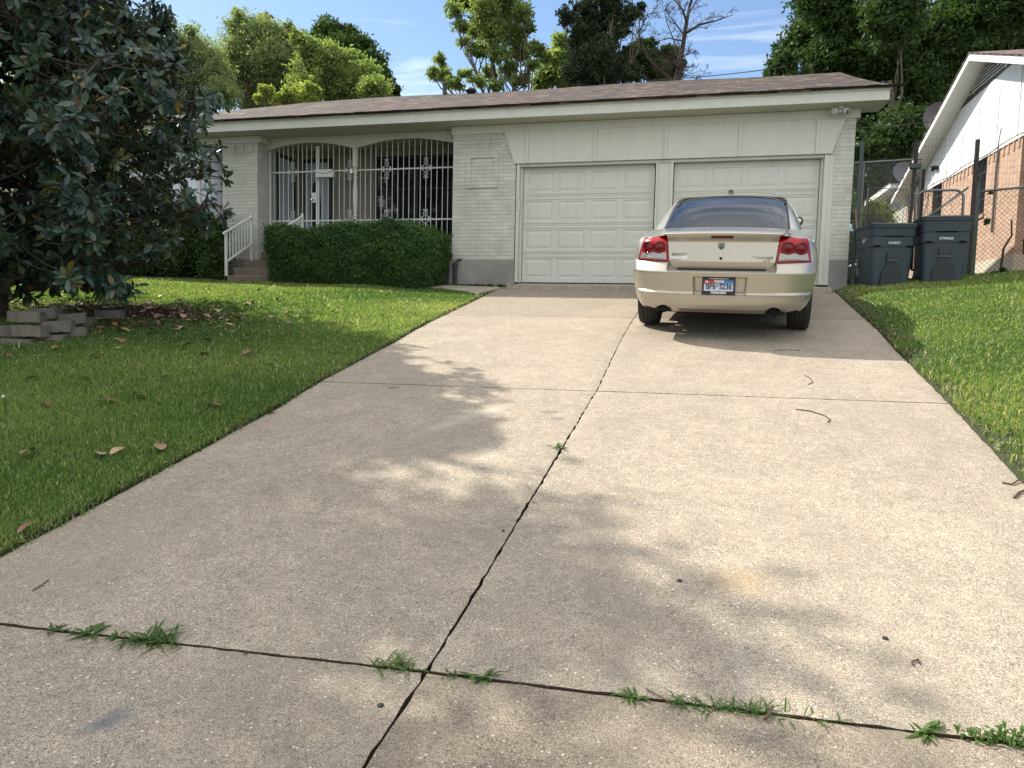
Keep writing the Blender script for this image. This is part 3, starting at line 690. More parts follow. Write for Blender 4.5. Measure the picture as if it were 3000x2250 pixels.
# soffit, fascia, roof
b = MB(); b.box(-13.0, -.60, 2.905, 6.10, .12, 2.93); b.box(-9.2, .12, 2.902, 5.7, 1.5, 2.925); b.build('soffit', M['soffit'], H)
b = MB(); b.box(-13.6, -.625, 2.90, 6.12, -.602, 3.085); b.box(6.10, -.60, 2.90, 6.122, -.11, 3.085); b.box(-13.6, -.645, 3.055, 6.14, -.626, 3.10)
b.box(5.73, -.13, 2.90, 6.10, -.11, 3.08)
b.build('fascia', M['white'], H)
def ridge_z(x): return 5.22+0.02*math.sin(x*0.9)
nx = 60; R0 = []; R1 = []; P = []
rows = 18
for j in range(rows+1):
    s = j/rows; row = []
    for i in range(nx+1):
        q = i/nx; xl = -13.8+(-7.7+13.8)*s; x = xl+(6.17-xl)*q
        y = -.685+(5.5+.685)*s; z = 3.105+(ridge_z(x)-3.105)*s-0.03*math.sin(math.pi*s)+0.008*math.sin(x*2.1)*math.sin(math.pi*s)
        row.append((x, y, z))
    P.append(row)
b = MB(); b.grid(P)
# underside edge thickness, eave and rake, back slope, hip
ev0 = P[0]; b.grid([[(x, y, z-.025-.006*((int(x*7) % 2))) for x, y, z in ev0], ev0])
rk = [P[j][-1] for j in range(rows+1)]; b.grid([rk, [(x, y, z-.03) for x, y, z in rk]])
rg = P[-1]; b.grid([rg, [(x, 11.7, 3.1) for x, y, z in rg]])
hp_ = [P[j][0] for j in range(rows+1)]; b.grid([hp_, [(p[0]-.0, 11.7-(p[1]+.685), p[2]) for p in hp_]])
b.build('roof', M['shingle'], H); roof = bpy.data.objects['roof']
b = MB()
for i in range(105):
    x = -13.6+i*.19; b.box(x, -.70+random.Random(i).uniform(-.006, .004), 3.098, x+.186, -.60, 3.118+random.Random(i*7).uniform(0, .006))
b.build('starter_shingles', M['shingle'], roof)
b = MB(); b.prism([(-.62, 2.93), (-.62, 3.07), (5.5, 5.17), (11.6, 3.07), (11.6, 2.93), (5.5, 5.03)], 6.10, 6.12, 'yz'); b.build('rake_board', M['white'], H)
b = MB(); b.tube([(-3.56, 5.3, 5.0), (-3.56, 5.3, 5.42)], .055, 12); b.tube([(-3.56, 5.3, 5.40), (-3.56, 5.3, 5.46)], .07, 12); b.build('vent_pipe', M['black'], roof)
b = MB(); b.lathe([(.10, 0), (.10, .10), (.14, .12), (.15, .16), (.12, .20), (.06, .225), (0, .23)], (-2.85, 5.35, 5.08), 16); b.build('roof_vent', M['black'], roof, smooth=True)
# things fixed low on the wall
b = MB(); b.tube([(-1.255, -.25, -.2), (-1.255, -.25, .26)], .036, 12); b.tube([(-1.255, -.25, .24), (-1.255, -.25, .33)], .052, 12); b.tube([(-1.25, -.25, .33), (-1.22, -.2, .40), (-1.16, -.16, .415)], .02, 6)
b.build('drain_pipe', M['black'], H)

mbx = MB(); mbx.box(-4.42, .10, 2.09, -4.03, .205, 2.235, bev=.006); mail = mbx.build('mailbox', M['metalw'])
tag(mail, 'white metal letterbox hung on the porch security grille', 'mailbox')
m = MB(); m.add([(-4.425, .088, 2.245), (-4.025, .088, 2.245), (-4.025, .088, 2.215), (-4.14, .088, 2.165), (-4.31, .088, 2.165), (-4.425, .088, 2.215), (-4.425, .21, 2.25), (-4.025, .21, 2.25)], [(0, 1, 2, 3, 4, 5), (0, 6, 7, 1)]); m.build('flap', M['galv'], mail)
m = MB(); m.add([(-4.42, .087, 2.243), (-4.03, .087, 2.243), (-4.03, .087, 2.222), (-4.145, .087, 2.172), (-4.305, .087, 2.172), (-4.42, .087, 2.222)], [(0, 1, 2, 3, 4, 5)]); m.build('lid_face', M['metalw'], mail)

# twin floodlight under the eave
fl = thing('floodlight', 'white twin floodlight under the eave at the right end of the garage', 'floodlight', (5.44, -.32, 2.90))
m = MB(); m.lathe([(.0, 0), (.075, 0), (.075, -.025), (.05, -.04), (.0, -.04)], (0, 0, 0), 20); m.build('mount', M['metalw'], fl, smooth=False)
for sx in (-1, 1):
    m = MB(); a = Vector((0, 0, -.03)); d = Vector((sx*.55, -.55, -.45)).normalized(); p0 = a+Vector((sx*.03, 0, 0)); L = [p0+d*k for k in (0, .03, .06, .10, .125)]
    m.tube(L, [.015, .022, .045, .056, .058], 16); lh = m.build('lamp_head', M['metalw'], fl, smooth=True)
    m = MB(); m.tube([L[-1]-d*.005, L[-1]+d*.004], [.05, .045], 16); m.build('lens', M['crystal'], lh)
m = MB(); m.lathe([(.0, 0), (.028, -.01), (.034, -.03), (.02, -.055), (0, -.06)], (0, -.02, -.04), 12); m.build('motion_sensor', M['metalw'], fl, smooth=True)

# concrete steps and their two hand rails
st = MB(); g0 = -.35
for (y0, z1) in ((-1.20, .02), (-.90, .185), (-.60, .355)): st.box(-5.66, y0, g0, -4.52, -.045, z1, bev=.01)
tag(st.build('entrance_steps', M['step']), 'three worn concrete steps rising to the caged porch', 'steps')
def rail(x, label):
    r = thing('handrail', label, 'railing', (x, -1.18, -.12), group='handrails of the porch steps')
    o = (x, -1.18, -.12)
    m = MB(); m.box(x-.022, -1.20, -.14, x+.022, -1.16, .83); m.build('post', M['metalw'], r, off=o)
    m = MB(); m.box(x-.022, -.36, .34, x+.022, -.32, 1.30); m.build('post', M['metalw'], r, off=o)
    def sl(z0, z1, name, h=.028):
        m = MB(); m.add([(x-.024, -1.26, z0-h-.04), (x+.024, -1.26, z0-h-.04), (x+.024, -1.26, z0-.04), (x-.024, -1.26, z0-.04), (x-.024, -.32, z1-h), (x+.024, -.32, z1-h), (x+.024, -.32, z1), (x-.024, -.32, z1)], [(0, 1, 2, 3), (4, 5, 6, 7), (0, 1, 5, 4), (1, 2, 6, 5), (2, 3, 7, 6), (3, 0, 4, 7)]); m.build(name, M['metalw'], r, off=o)
    sl(.875, 1.27, 'top_rail', .035)
    m = MB(); m.add([(x-.02, -1.16, .27), (x+.02, -1.16, .27), (x+.02, -1.16, .305), (x-.02, -1.16, .305), (x-.02, -.36, .68), (x+.02, -.36, .68), (x+.02, -.36, .715), (x-.02, -.36, .715)], [(0, 1, 2, 3), (4, 5, 6, 7), (0, 1, 5, 4), (1, 2, 6, 5), (2, 3, 7, 6), (3, 0, 4, 7)]); m.build('bottom_rail', M['metalw'], r, off=o)
    for k in range(7):
        y = -1.16+.8*(k+1)/8; za = .29+(y+1.16)/.8*.41; zb_ = .85+(y+1.2)/.86*.39
        m = MB(); m.box(x-.009, y-.009, za, x+.009, y+.009, zb_); m.build('baluster', M['metalw'], r, off=o)
rail(-5.62, 'white metal handrail in full view on the left side of the porch steps')
rail(-4.46, 'white metal handrail mostly hidden behind the clipped hedge')

# ------------------------------------------------------------------ car
CO = np.array([3.622, -6.038, -.883])
_cyaw, _cpit, _crol = math.radians(-2.8), math.atan(.133), math.radians(0.9)
CMX = Matrix.Translation(CO.tolist()) @ Matrix.Rotation(_cyaw, 4, 'Z') @ Matrix.Rotation(_cpit, 4, 'X') @ Matrix.Rotation(_crol, 4, 'Y')
CAR = thing('car', 'champagne coloured four door sedan parked on the right half of the driveway, seen from behind', 'car')
CAR.matrix_world = CMX
t = NT('champagne_metallic_paint'); fl_ = t.noise(t.obj(), 900, 2, 0.5)
t.set(Base_Color=t.ramp(t.noise(t.obj(), 3, 4), [(0.35, (0.425, 0.40, 0.34)), (0.7, (0.455, 0.425, 0.36))]), Roughness=0.37, Metallic=0.74)
t.b.inputs['Coat Weight'].default_value = 1.0; t.b.inputs['Coat Roughness'].default_value = 0.05
bp_ = t.node('ShaderNodeBump'); bp_.inputs['Strength'].default_value = 0.06; bp_.inputs['Distance'].default_value = 0.001; t.link(fl_, bp_.inputs['Height']); t.link(bp_.outputs[0], t.b.inputs['Normal'])
M['paint'] = t.m
M['rubber'] = simple('tyre_rubber', (0.022, 0.022, 0.022), 0.8, var=0.3, vscale=20, bump=0.5, bscale=60)
M['rim'] = simple('alloy_wheel', (0.45, 0.45, 0.45), 0.3, metal=0.9, var=0.1)
M['chrome'] = simple('chrome', (0.75, 0.77, 0.80), 0.08, metal=1.0, var=0.03)
M['redlens'] = simple('red_lamp_lens', (0.33, 0.003, 0.008), 0.15, var=0.25, vscale=9, spec=.35, coat=0.12)
M['darkred'] = simple('dark_red_lamp', (0.13, 0.003, 0.005), 0.15, var=0.3, vscale=30, spec=.35, coat=0.12)
t = NT('clear_reversing_lens'); w_ = t.node('ShaderNodeTexWave', wave_type='BANDS', bands_direction='X'); w_.inputs['Scale'].default_value = 28; t.link(t.obj(), w_.inputs[0])
w2 = t.node('ShaderNodeTexWave', wave_type='BANDS', bands_direction='Z'); w2.inputs['Scale'].default_value = 28; t.link(t.obj(), w2.inputs[0])
t.set(Base_Color=t.ramp(t.math('MULTIPLY', w_.outputs[1], w2.outputs[1]), [(0.1, (0.22, 0.20, 0.20)), (0.6, (0.50, 0.48, 0.46))]), Roughness=0.12, Metallic=0.25); t.b.inputs['Coat Weight'].default_value = 0.8; M['clear'] = t.m
M['gap'] = simple('panel_gap', (0.008, 0.008, 0.009), 0.8, var=0.1)

def T(z, tab): return float(np.interp(z, [a for a, _ in tab], [c for _, c in tab]))
WT = [(.24, .80), (.30, .84), (.38, .88), (.46, .905), (.55, .925), (.70, .94), (.80, .945), (.90, .935), (.97, .918), (1.02, .897), (1.05, .878), (1.08, .848), (1.11, .818), (1.14, .795), (1.20, .775), (1.275, .748), (1.35, .71), (1.42, .665), (1.46, .63), (1.49, .59), (1.51, .52), (1.525, .38), (1.53, .2), (1.532, .002)]
YF = [(.24, 4.95), (.4, 5.06), (.6, 5.08), (.75, 5.05), (.85, 4.98), (.92, 4.85), (.97, 4.5), (1.0, 4.2), (1.03, 4.0), (1.08, 3.85), (1.14, 3.75), (1.2, 3.6), (1.275, 3.42), (1.35, 3.2), (1.42, 3.0), (1.46, 2.9), (1.51, 2.8), (1.53, 2.72), (1.532, 2.62)]
LR = [(.24, .50), (1.0, .52), (1.05, .5), (1.14, .5), (1.4, .45), (1.5, .3), (1.53, .12), (1.532, .01)]
YC = [(.24, .15), (.30, .07), (.36, .035), (.455, .016), (.470, .012), (.478, .0), (.500, .030), (.60, .020), (.69, .004), (.700, .006), (.718, .085), (.724, .118), (.80, .100), (.995, .130), (1.004, .126), (1.062, .074), (1.085, .060), (1.096, .070), (1.104, .12), (1.118, .34), (1.132, .54), (1.14, .64)]
YK = [(.24, .15), (.30, .07), (.36, .035), (.455, .018), (.470, .014), (.478, .004), (.500, .030), (.60, .020), (.69, .004), (.700, .008), (.75, .048), (.79, .086), (.80, .100), (.90, .112), (1.0, .13), (1.04, .16), (1.07, .24), (1.10, .42), (1.13, .60), (1.14, .65)]
YU = [(1.14, .64), (1.20, .80), (1.275, 1.03), (1.35, 1.28), (1.42, 1.56), (1.46, 1.76), (1.49, 2.0), (1.51, 2.2), (1.525, 2.4), (1.53, 2.5), (1.532, 2.58)]
NE = 3.3
def yrear(x, z, mode='body'):
    if z >= 1.14: return T(z, YU)
    c = T(z, YC)
    if mode == 'lid': return c
    k = T(z, YK); a = float(sm((abs(x)-.515)/.03)) if z < 1.06 else float(sm((abs(x)-.58)/.10))
    y = c*(1-a)+k*a
    if .44 < z < .67:   # number plate recess
        e = .262+.02*(.645-z)/.17*0
        fx = float(sm((e-abs(x))/.014)); fz = float(sm((z-.462)/.014)*sm((.652-z)/.012))
        y += .055*fx*fz
    return y
def zup(x, z):
    zz = z-.07*x*x*float(sm((z-.95)/.3))
    return zz if z < 1.14 else zz+(z-1.14)*.09
def S(x, z, mode='body', off=0.0):
    w = T(z, WT); q = min(abs(x)/w, 1.0); y = yrear(x, z, mode)+T(z, LR)*(1-(1-q**NE)**(1/NE))
    return Vector((x, y-off, zup(x, z)+(off*.5 if z > 1.1 else 0)))
zs = sorted(set(np.round(np.concatenate([[.24, .27, .30, .33, .36, .40, .43, .455, .462, .470, .476, .484, .492, .50, .52, .55, .58, .61, .635, .642, .648, .654, .67, .685, .695, .70, .706, .712, .718, .724, .735, .75, .77, .79, .80, .84, .88, .92, .96, .985, .995, 1.0, 1.004, 1.02, 1.04, 1.055, 1.065, 1.075, 1.085, 1.09, 1.096, 1.10, 1.104, 1.11, 1.118, 1.125, 1.132, 1.137, 1.14],
     np.arange(1.16, 1.46, .02), [1.46, 1.475, 1.49, 1.50, 1.51, 1.518, 1.525, 1.528, 1.53, 1.532]]), 4).tolist()))
qs = np.concatenate([np.linspace(0, .70, 62)[:-1], np.sin(np.linspace(math.asin(.70), math.pi/2, 16))])
ys = np.concatenate([np.linspace(0, 1, 72)[1:-1]])
def zcut(x):  # scallops for the exhausts in the lower bumper edge
    c = .24
    for x0, r in ((-.565, .082), (.54, .088)):
        d = r*r-(abs(x)-abs(x0))**2 if x*x0 > 0 else -1
        if d > 0: c = max(c, .268+math.sqrt(d)*.95)
    return max(c, .272+.035*float(sm((abs(x)-.55)/.3)))
def half(z, sg):
    w, yf, L = T(z, WT), T(z, YF), T(z, LR); out = []
    for q in qs:
        x = sg*q*w; p = S(x, z)

        if z < .37:
            zc_ = zcut(x); zn = .37-(.37-z)*(.37-zc_)/(.37-.24); p = S(x, z); p.z = zn
            if zn > .30: p.y = min(p.y, S(x, max(zn, .24)).y+.004)
        out.append(p)
    ya = T(z, YU if z >= 1.14 else YK)+L; Lf = min(.7, (yf-ya)*.35); yb2 = yf-Lf
    zlo = z if z > .37 else .37-(.37-z)*(.37-.307)/(.37-.24)
    for s in ys: out.append(Vector((sg*w, ya+(yb2-ya)*s, (zlo if ya+(yb2-ya)*s < 1.2 else z)-.07*w*w*float(sm((z-.95)/.3))+(0 if z < 1.14 else (z-1.14)*.09))))
    for a in np.linspace(0, math.pi/2, 12):
        q = math.cos(a); x = w*q**(2/2.6) if q > 0 else 0; y = yb2+Lf*math.sin(a)**(2/2.6); out.append(Vector((sg*x, y, zup(x, z)*1.0 if z >= 1.14 else z-.07*x*x*float(sm((z-.95)/.3)))))
    return out
axles = (1.12, 4.17); RA = .385
rows = []
for z in zs:
    r_, l_ = half(z, 1), half(z, -1); ring = r_+l_[::-1][1:-1]
    rows.append(ring)
nr = len(rows[0]); V = [p for r_ in rows for p in r_]
for p in V:   # snap wheel arch vertices
    if abs(p.x) > .6:
        for ax in axles:
            d = math.hypot(p.y-ax, p.z-.35)
            if abs(d-RA) < .035 and p.z > .2: k = RA/d; p.y = ax+(p.y-ax)*k; p.z = .35+(p.z-.35)*k
F = []
for i in range(len(rows)-1):
    for j in range(nr):
        k = (j+1) % nr; ids = (i*nr+j, i*nr+k, (i+1)*nr+k, (i+1)*nr+j)
        c = sum((V[a] for a in ids), Vector())/4
        if abs(c.x) > .6 and any(math.hypot(c.y-ax, c.z-.35) < RA-.004 for ax in axles): continue
        F.append(ids)
body = npobj('body', np.array([tuple(p) for p in V]), F, M['paint'], CAR); autosmooth(body, 24)
def patch(name, fx, zlist, nx, mode, off, mat, parent, dome=0.0, smooth=True):
    P = []
    for z in zlist:
        xa, xb = fx(z); P.append([S(xa+(xb-xa)*i/nx, z, mode, off+dome*math.sin(math.pi*i/nx)) for i in range(nx+1)])
    m = MB(); m.grid(P); o = m.build(name, mat, parent, smooth=smooth, fix=False); return o
# rear glass with its black border
gz = np.linspace(1.143, 1.462, 22)
xg = lambda z, e=0: .648-.03*(z-1.14)/.32+e
patch('glass_surround', lambda z: (-xg(z, .016), xg(z, .016)), np.linspace(1.139, 1.467, 24), 40, 'body', .004, M['gap'], CAR)
patch('rear_window', lambda z: (-xg(z)+.012, xg(z)-.004), gz, 40, 'body', .007, M['carglass'], CAR)
# trunk lid
XL = [(.727, .43), (.732, .462), (.742, .488), (.76, .505), (.80, .522), (.90, .534), (1.065, .553), (1.08, .566), (1.10, .60), (1.138, .645)]
lz = [z for z in zs if .73 < z < 1.137]; lz = [.728, .732]+lz+[1.137]
patch('lid_gap_strip', lambda z: (-T(z, XL)-.009, T(z, XL)+.009), [.712, .7215]+lz[:-1]+[1.1395], 60, 'body', .003, M['gap'], CAR)  # dark strip round the lid; shade of the shut gap put into its colour
lid = patch('trunk_lid', lambda z: (-T(z, XL), T(z, XL)), lz, 60, 'lid', .0075, M['paint'], CAR); autosmooth(lid, 20)
# tail lamps
def lamp(sg):
    def BP(s, t_, off):
        x = (.528*(1-s)+.868*s)*(1-t_)+(.552*(1-s)+.822*s)*t_; z = (.792*(1-s)+.80*s)*(1-t_)+(1.064*(1-s)+1.036*s)*t_
        return S(sg*x, z, 'body', off)
    def lp(name, s0, s1, t0, t1, off, mat, par, dome=.0, n=14):
        P = [[BP(s0+(s1-s0)*i/n, t0+(t1-t0)*j/n, off+dome*(math.sin(math.pi*i/n)*math.sin(math.pi*j/n))**.5) for i in range(n+1)] for j in range(n+1)]
        m = MB(); m.grid(P)
        b_ = P[0]+[r[-1] for r in P[1:]]+P[-1][::-1][1:]+[r[0] for r in P[::-1][1:-1]]
        c_ = [Vector((p.x, p.y+off+.012, p.z)) for p in b_]; k = len(b_); m.add(b_+c_, [(i, (i+1) % k, k+(i+1) % k, k+i) for i in range(k)])
        return autosmooth(m.build(name, mat, par, fix=False), 40)
    hs = lp('tail_light', -.012, 1.01, -.015, 1.015, .006, M['darkred'], CAR)
    lp('red_lens', .035, .975, .03, .975, .012, M['redlens'], hs, .006)
    lp('reversing_lens', .07, .93, .07, .345, .019, M['clear'], hs, .004)
    for s in (.30, .70):
        c = BP(s, .545, .0); e = BP(s+.05, .545, 0); ax = Vector((e.y-c.y, -(e.x-c.x), 0)).normalized()
        if ax.y > 0: ax = -ax
        ax = (ax+Vector((0, 0, .05))).normalized(); u = ax.orthogonal().normalized(); v = ax.cross(u)
        for nm, pr, mt in (('lamp_ring', [(.066, .0), (.066, .020), (.060, .026), (.050, .024), (.048, .018)], M['darkred']), ('bulb_lens', [(.050, .017), (.035, .022), (.016, .024), (.0, .024)], M['darkred'])):
            m = MB(); n = 28; vs = []
            for r, h in pr:
                for k in range(n): a = 2*math.pi*k/n; vs.append(c+ax*(h+.006)+(u*math.cos(a)+v*math.sin(a))*r)
            m.add(vs, [(i*n+k, i*n+(k+1) % n, (i+1)*n+(k+1) % n, (i+1)*n+k) for i in range(len(pr)-1) for k in range(n)]); m.build(nm, mt, hs, smooth=True, fix=False)
lamp(-1); lamp(1)
# third brake light, key lock
m = MB(); P = [[S(x, z, 'lid', .012) for x in np.linspace(-.108, .108, 12)] for z in (1.033, 1.040, 1.050, 1.057)]; m.grid(P); m.build('brake_light_surround', M['gap'], CAR, fix=False)
m = MB(); P = [[S(x, z, 'lid', .015) for x in np.linspace(-.095, .095, 12)] for z in (1.038, 1.045, 1.053)]; m.grid(P); m.build('brake_light', M['darkred'], CAR, fix=False)
m = MB(); m.lathe([(.015, 0), (.015, -.006), (.006, -.008), (0, -.004)], (-.004, S(0, .833, 'lid').y-.006, .833), 14, 'y'); m.build('lock', M['gap'], CAR)
# number plate, frame and writing
RX = Matrix.Rotation(math.radians(90), 4, 'X')
t = NT('number_plate_face'); tcx = t.node('ShaderNodeTexCoord'); sx_ = t.node('ShaderNodeSeparateXYZ'); t.link(tcx.outputs['Object'], sx_.inputs[0])
hz = t.math('ADD', t.math('MULTIPLY', t.math('SUBTRACT', sx_.outputs[2], .49), 7.0), t.math('MULTIPLY', t.math('SUBTRACT', t.noise(t.obj(), 14, 3), .5), .35))
top = t.mix(t.ramp(t.math('ADD', t.math('MULTIPLY', sx_.outputs[0], 4), .5), [(.30, 0.0), (.50, 1.0)]), (.42, .05, .05), (.06, .22, .50))
t.set(Base_Color=t.mix(t.ramp(hz, [(.42, 0.0), (.72, 1.0)]), (.52, .60, .70), top), Roughness=.4); M['plate'] = t.m
PX, PZc, PYs = -.010, .560, .052
m = MB(); m.box(PX-.150, PYs, PZc-.076, PX+.150, PYs+.004, PZc+.076); pl = m.build('licence_plate', M['plate'], CAR)
m = MB()
for a in ((PX-.164, PZc-.086, PX+.164, PZc-.056), (PX-.164, PZc+.058, PX+.164, PZc+.084), (PX-.164, PZc-.056, PX-.146, PZc+.058), (PX+.146, PZc-.056, PX+.164, PZc+.058)): m.box(a[0], PYs-.008, a[1], a[2], PYs+.003, a[3])
m.build('plate_frame', M['black'], pl)
M['ink'] = simple('navy_plate_ink', (0.012, 0.016, 0.03), 0.5, var=0.05); M['wink'] = simple('white_lettering', (0.85, 0.85, 0.85), 0.5, var=0.03)
def tx(name, s, size, x, y, z, mat, par, sx=1.0, bold=0.0, ext=.0008, shear=0.0, align='CENTER'):
    return text_mesh(name, s, size, mat, par, Matrix.Translation((x, y, z)) @ RX, ext, sx, bold, shear, align)
tx('plate_number', 'BP6', .083, PX-.077, PYs-.002, PZc-.010, M['ink'], pl, .74, .0016); tx('plate_number', 'S236', .083, PX+.069, PYs-.002, PZc-.010, M['ink'], pl, .74, .0016)
m = MB(); m.prism([(PX-.016+a*.009, PZc-.008+b_*.009) for a, b_ in ((-.3, 1.2), (.2, 1.2), (.2, .5), (1.1, .2), (1, -.3), (.3, -.7), (.1, -1.2), (-.3, -.5), (-1, -.1), (-.3, .1))], PYs-.002, PYs, 'xz'); m.build('state_outline', M['ink'], pl)
tx('plate_state', 'TEXAS', .036, PX+.002, PYs-.002, PZc+.044, M['wink'], pl, .95, .0012)
m = MB(); m.prism([(PX-.118+(.018 if k % 2 == 0 else .007)*math.sin(k*math.pi/5), PZc+.040+(.018 if k % 2 == 0 else .007)*math.cos(k*math.pi/5)) for k in range(10)], PYs-.002, PYs, 'xz'); m.build('star', M['wink'], pl)
tx('frame_lettering', 'CHACON', .030, PX, PYs-.009, PZc-.071, M['wink'], pl, 1.15, .0012); tx('frame_lettering', 'www.chaconautos.com', .0175, PX, PYs-.009, PZc+.072, M['wink'], pl, 1.15, .0003)
# badges
def lidy(x, z): return S(x, z, 'lid', .0075).y-.001
tx('badge', 'DODGE', .036, -.425, lidy(-.43, .872)-.002, .868, M['chrome'], CAR, 1.2, .0010, .003, .15)
m = MB(); m.box(-.512, lidy(-.43, .84)-.002, .820, -.338, lidy(-.43, .84)+.004, .852); m.box(-.512, lidy(-.43, .81)-.003, .808, -.338, lidy(-.43, .81)+.004, .813); m.build('dealer_badge_base', M['paint'], CAR)
tx('dealer_badge', 'CHACON', .037, -.425, lidy(-.43, .835)-.004, .836, M['wink'], CAR, 1.08, .0022, .002)
tx('badge', 'CHARGER', .034, .388, lidy(.39, .848)-.002, .842, M['chrome'], CAR, 1.42, .0006, .003, .25); tx('badge', 'SXT', .030, .438, lidy(.44, .813)-.002, .809, M['chrome'], CAR, 1.35, .0006, .003, .2)
ey = lidy(0, .95)-.001; ec = (-.006, .953)
sh = [(-.033, .030), (-.018, .034), (.018, .034), (.033, .030), (.032, -.006), (.020, -.024), (0, -.036), (-.020, -.024), (-.032, -.006)]
m = MB(); m.prism([(ec[0]+a, ec[1]+b_) for a, b_ in sh], ey-.004, ey+.002, 'xz'); em = m.build('emblem', M['chrome'], CAR)
m = MB(); m.prism([(ec[0]+a*.82, ec[1]+b_*.84) for a, b_ in sh], ey-.0055, ey-.003, 'xz'); m.build('emblem_field', M['ink'], em)
m = MB(); m.prism([(ec[0]+a, ec[1]+b_) for a, b_ in ((-.012, .010), (0, .016), (.012, .010), (.009, -.008), (.004, -.024), (-.004, -.024), (-.009, -.008))], ey-.0085, ey-.005, 'xz')
for sg in (-1, 1): m.tube([(ec[0]+sg*a, ey-.007, ec[1]+b_) for a, b_ in ((.004, .016), (.012, .022), (.020, .018), (.023, .006), (.017, -.002), (.012, .004))], [.004, .0045, .0045, .004, .003, .002], 6)
m.build('emblem_ram', M['chrome'], em)
# side windows, windscreen
def SSide(sg, y, z, off=.004):
    w, yr, L = T(z, WT), T(z, YU if z >= 1.14 else YK), T(z, LR)
    x = w if y > yr+L else w*max(0, 1-max(0, 1-(y-yr)/L)**NE)**(1/NE)
    return Vector((sg*(x+off), y, zup(x, z)))
for sg in (-1, 1):
    for (ra, rb, fa, fb, nm) in (((1.42, 1.62, 1.92), (1.145, 1.30, 1.42), (3.60, 3.25, 2.98), None, 'side_windows'),):
        P = []
        for z in np.linspace(1.15, 1.425, 12):
            a = float(np.interp(z, [1.15, 1.30, 1.425], ra)); c = float(np.interp(z, [1.15, 1.30, 1.425], fa)); P.append([SSide(sg, a+(c-a)*i/30, z) for i in range(31)])
        m = MB(); m.grid(P); m.build(nm, M['carglass'], CAR, smooth=True, fix=False)
        m = MB(); e = [P[j][0] for j in range(len(P))]; m.tube(P[0]+[], .006, 5); m.tube(e+P[-1], .006, 5); m.build('window_trim', M['chrome'], CAR, fix=False)
    m = MB(); m.lathe([(.0, -.10), (.05, -.09), (.082, -.03), (.088, .02), (.082, .06), (.0, .062)], (0, 0, 0), 18, 'y')
    m.v = [((-.885+x*1.15) if sg < 0 else (.845+x*.7), 3.18+y, 1.185+z*.78) for x, y, z in m.v]; mr = m.build('mirror', M['paint'], CAR, smooth=True)
    m = MB(); m.lathe([(.0, 0), (.072, 0), (.076, .01)], (0, 0, 0), 18, 'y'); m.v = [((-.885+x*1.15) if sg < 0 else (.845+x*.7), 3.092+y, 1.185+z*.78) for x, y, z in m.v]; m.build('mirror_glass', M['gap'], mr)
    m = MB(); m.tube([(sg*.78, 3.22, 1.14), (sg*.88, 3.20, 1.16)], .025, 8); m.build('mirror_arm', M['black'], mr)
P = []
for z in np.linspace(1.15, 1.45, 10):
    w, yf, L = T(z, WT), T(z, YF), T(z, LR); ya = T(z, YU)+L; Lf = min(.7, (yf-ya)*.35)
    row = []
    for x in np.linspace(-w*.86, w*.86, 20):
        q = abs(x)/w; row.append(Vector((x, yf-Lf+Lf*(1-q**2.6)**(1/2.6)+.006, zup(x, z)+.004)))
    P.append(row)
m = MB(); m.grid(P); m.build('windscreen', M['carglass'], CAR, smooth=True, fix=False)
# underside, wheels, exhausts, aerial
m = MB(); m.box(-.66, .22, .26, .66, 4.85, .34); m.box(-.90, 1.62, .22, .90, 3.70, .34); m.box(-.66, .40, .34, .66, 4.6, .9); m.build('underbody', M['gap'], CAR)
for (x, y) in ((-.825, 1.12), (.825, 1.12), (-.825, 4.17), (.825, 4.17)):
    sg = 1 if x > 0 else -1; m = MB()
    pr = [(.235, -.10), (.30, -.117), (.345, -.110), (.362, -.085), (.366, -.05), (.358, -.045), (.366, -.04), (.367, -.002), (.359, .0), (.367, .002), (.366, .04), (.358, .045), (.366, .05), (.362, .085), (.345, .110), (.30, .117), (.235, .10)]
    m.lathe(pr, (x, y, .366), 48, 'x'); m.f = m.f[:-2]; wh = m.build('wheel', M['rubber'], CAR); autosmooth(wh, 30)
    m = MB(); m.lathe([(.0, sg*.05), (.04, sg*.055), (.05, sg*.045), (.06, sg*.02), (.06, -sg*.02), (.0, -sg*.02)], (x, y, .366), 20, 'x'); m.lathe([(.237, -.10), (.225, -.09), (.215, .0), (.225, .09), (.237, .10)], (x, y, .366), 40, 'x'); m.f = m.f[:-2]
    for k in range(5):
        a = 2*math.pi*k/5+.3; R_ = Matrix.Translation((x, y, .366)) @ Matrix.Rotation(a, 4, 'X'); m.box(sg*.02, -.028, .04, sg*.05, .028, .222, R=R_)
    m.build('rim', M['rim'], wh)
    m = MB(); m.lathe([(.06, -sg*.03), (.16, -sg*.03), (.16, -sg*.05), (.06, -sg*.05)], (x, y, .366), 28, 'x'); m.build('brake_disc', M['galv'], wh)
for sg, xx in ((-1, -.575), (1, .545)):
    m = MB(); m.tube([(xx, .62, .30), (xx, .30, .29), (xx, .20, .287)], [.036, .036, .039], 16, cap=False); m.tube([(xx, .23, .288), (xx, .45, .295)], .032, 16); m.build('exhaust_pipe', M['gap'], CAR)
m = MB(); m.tube([(-.45, .55, .30), (.45, .55, .30)], .10, 14); m.build('silencer', M['gap'], CAR)
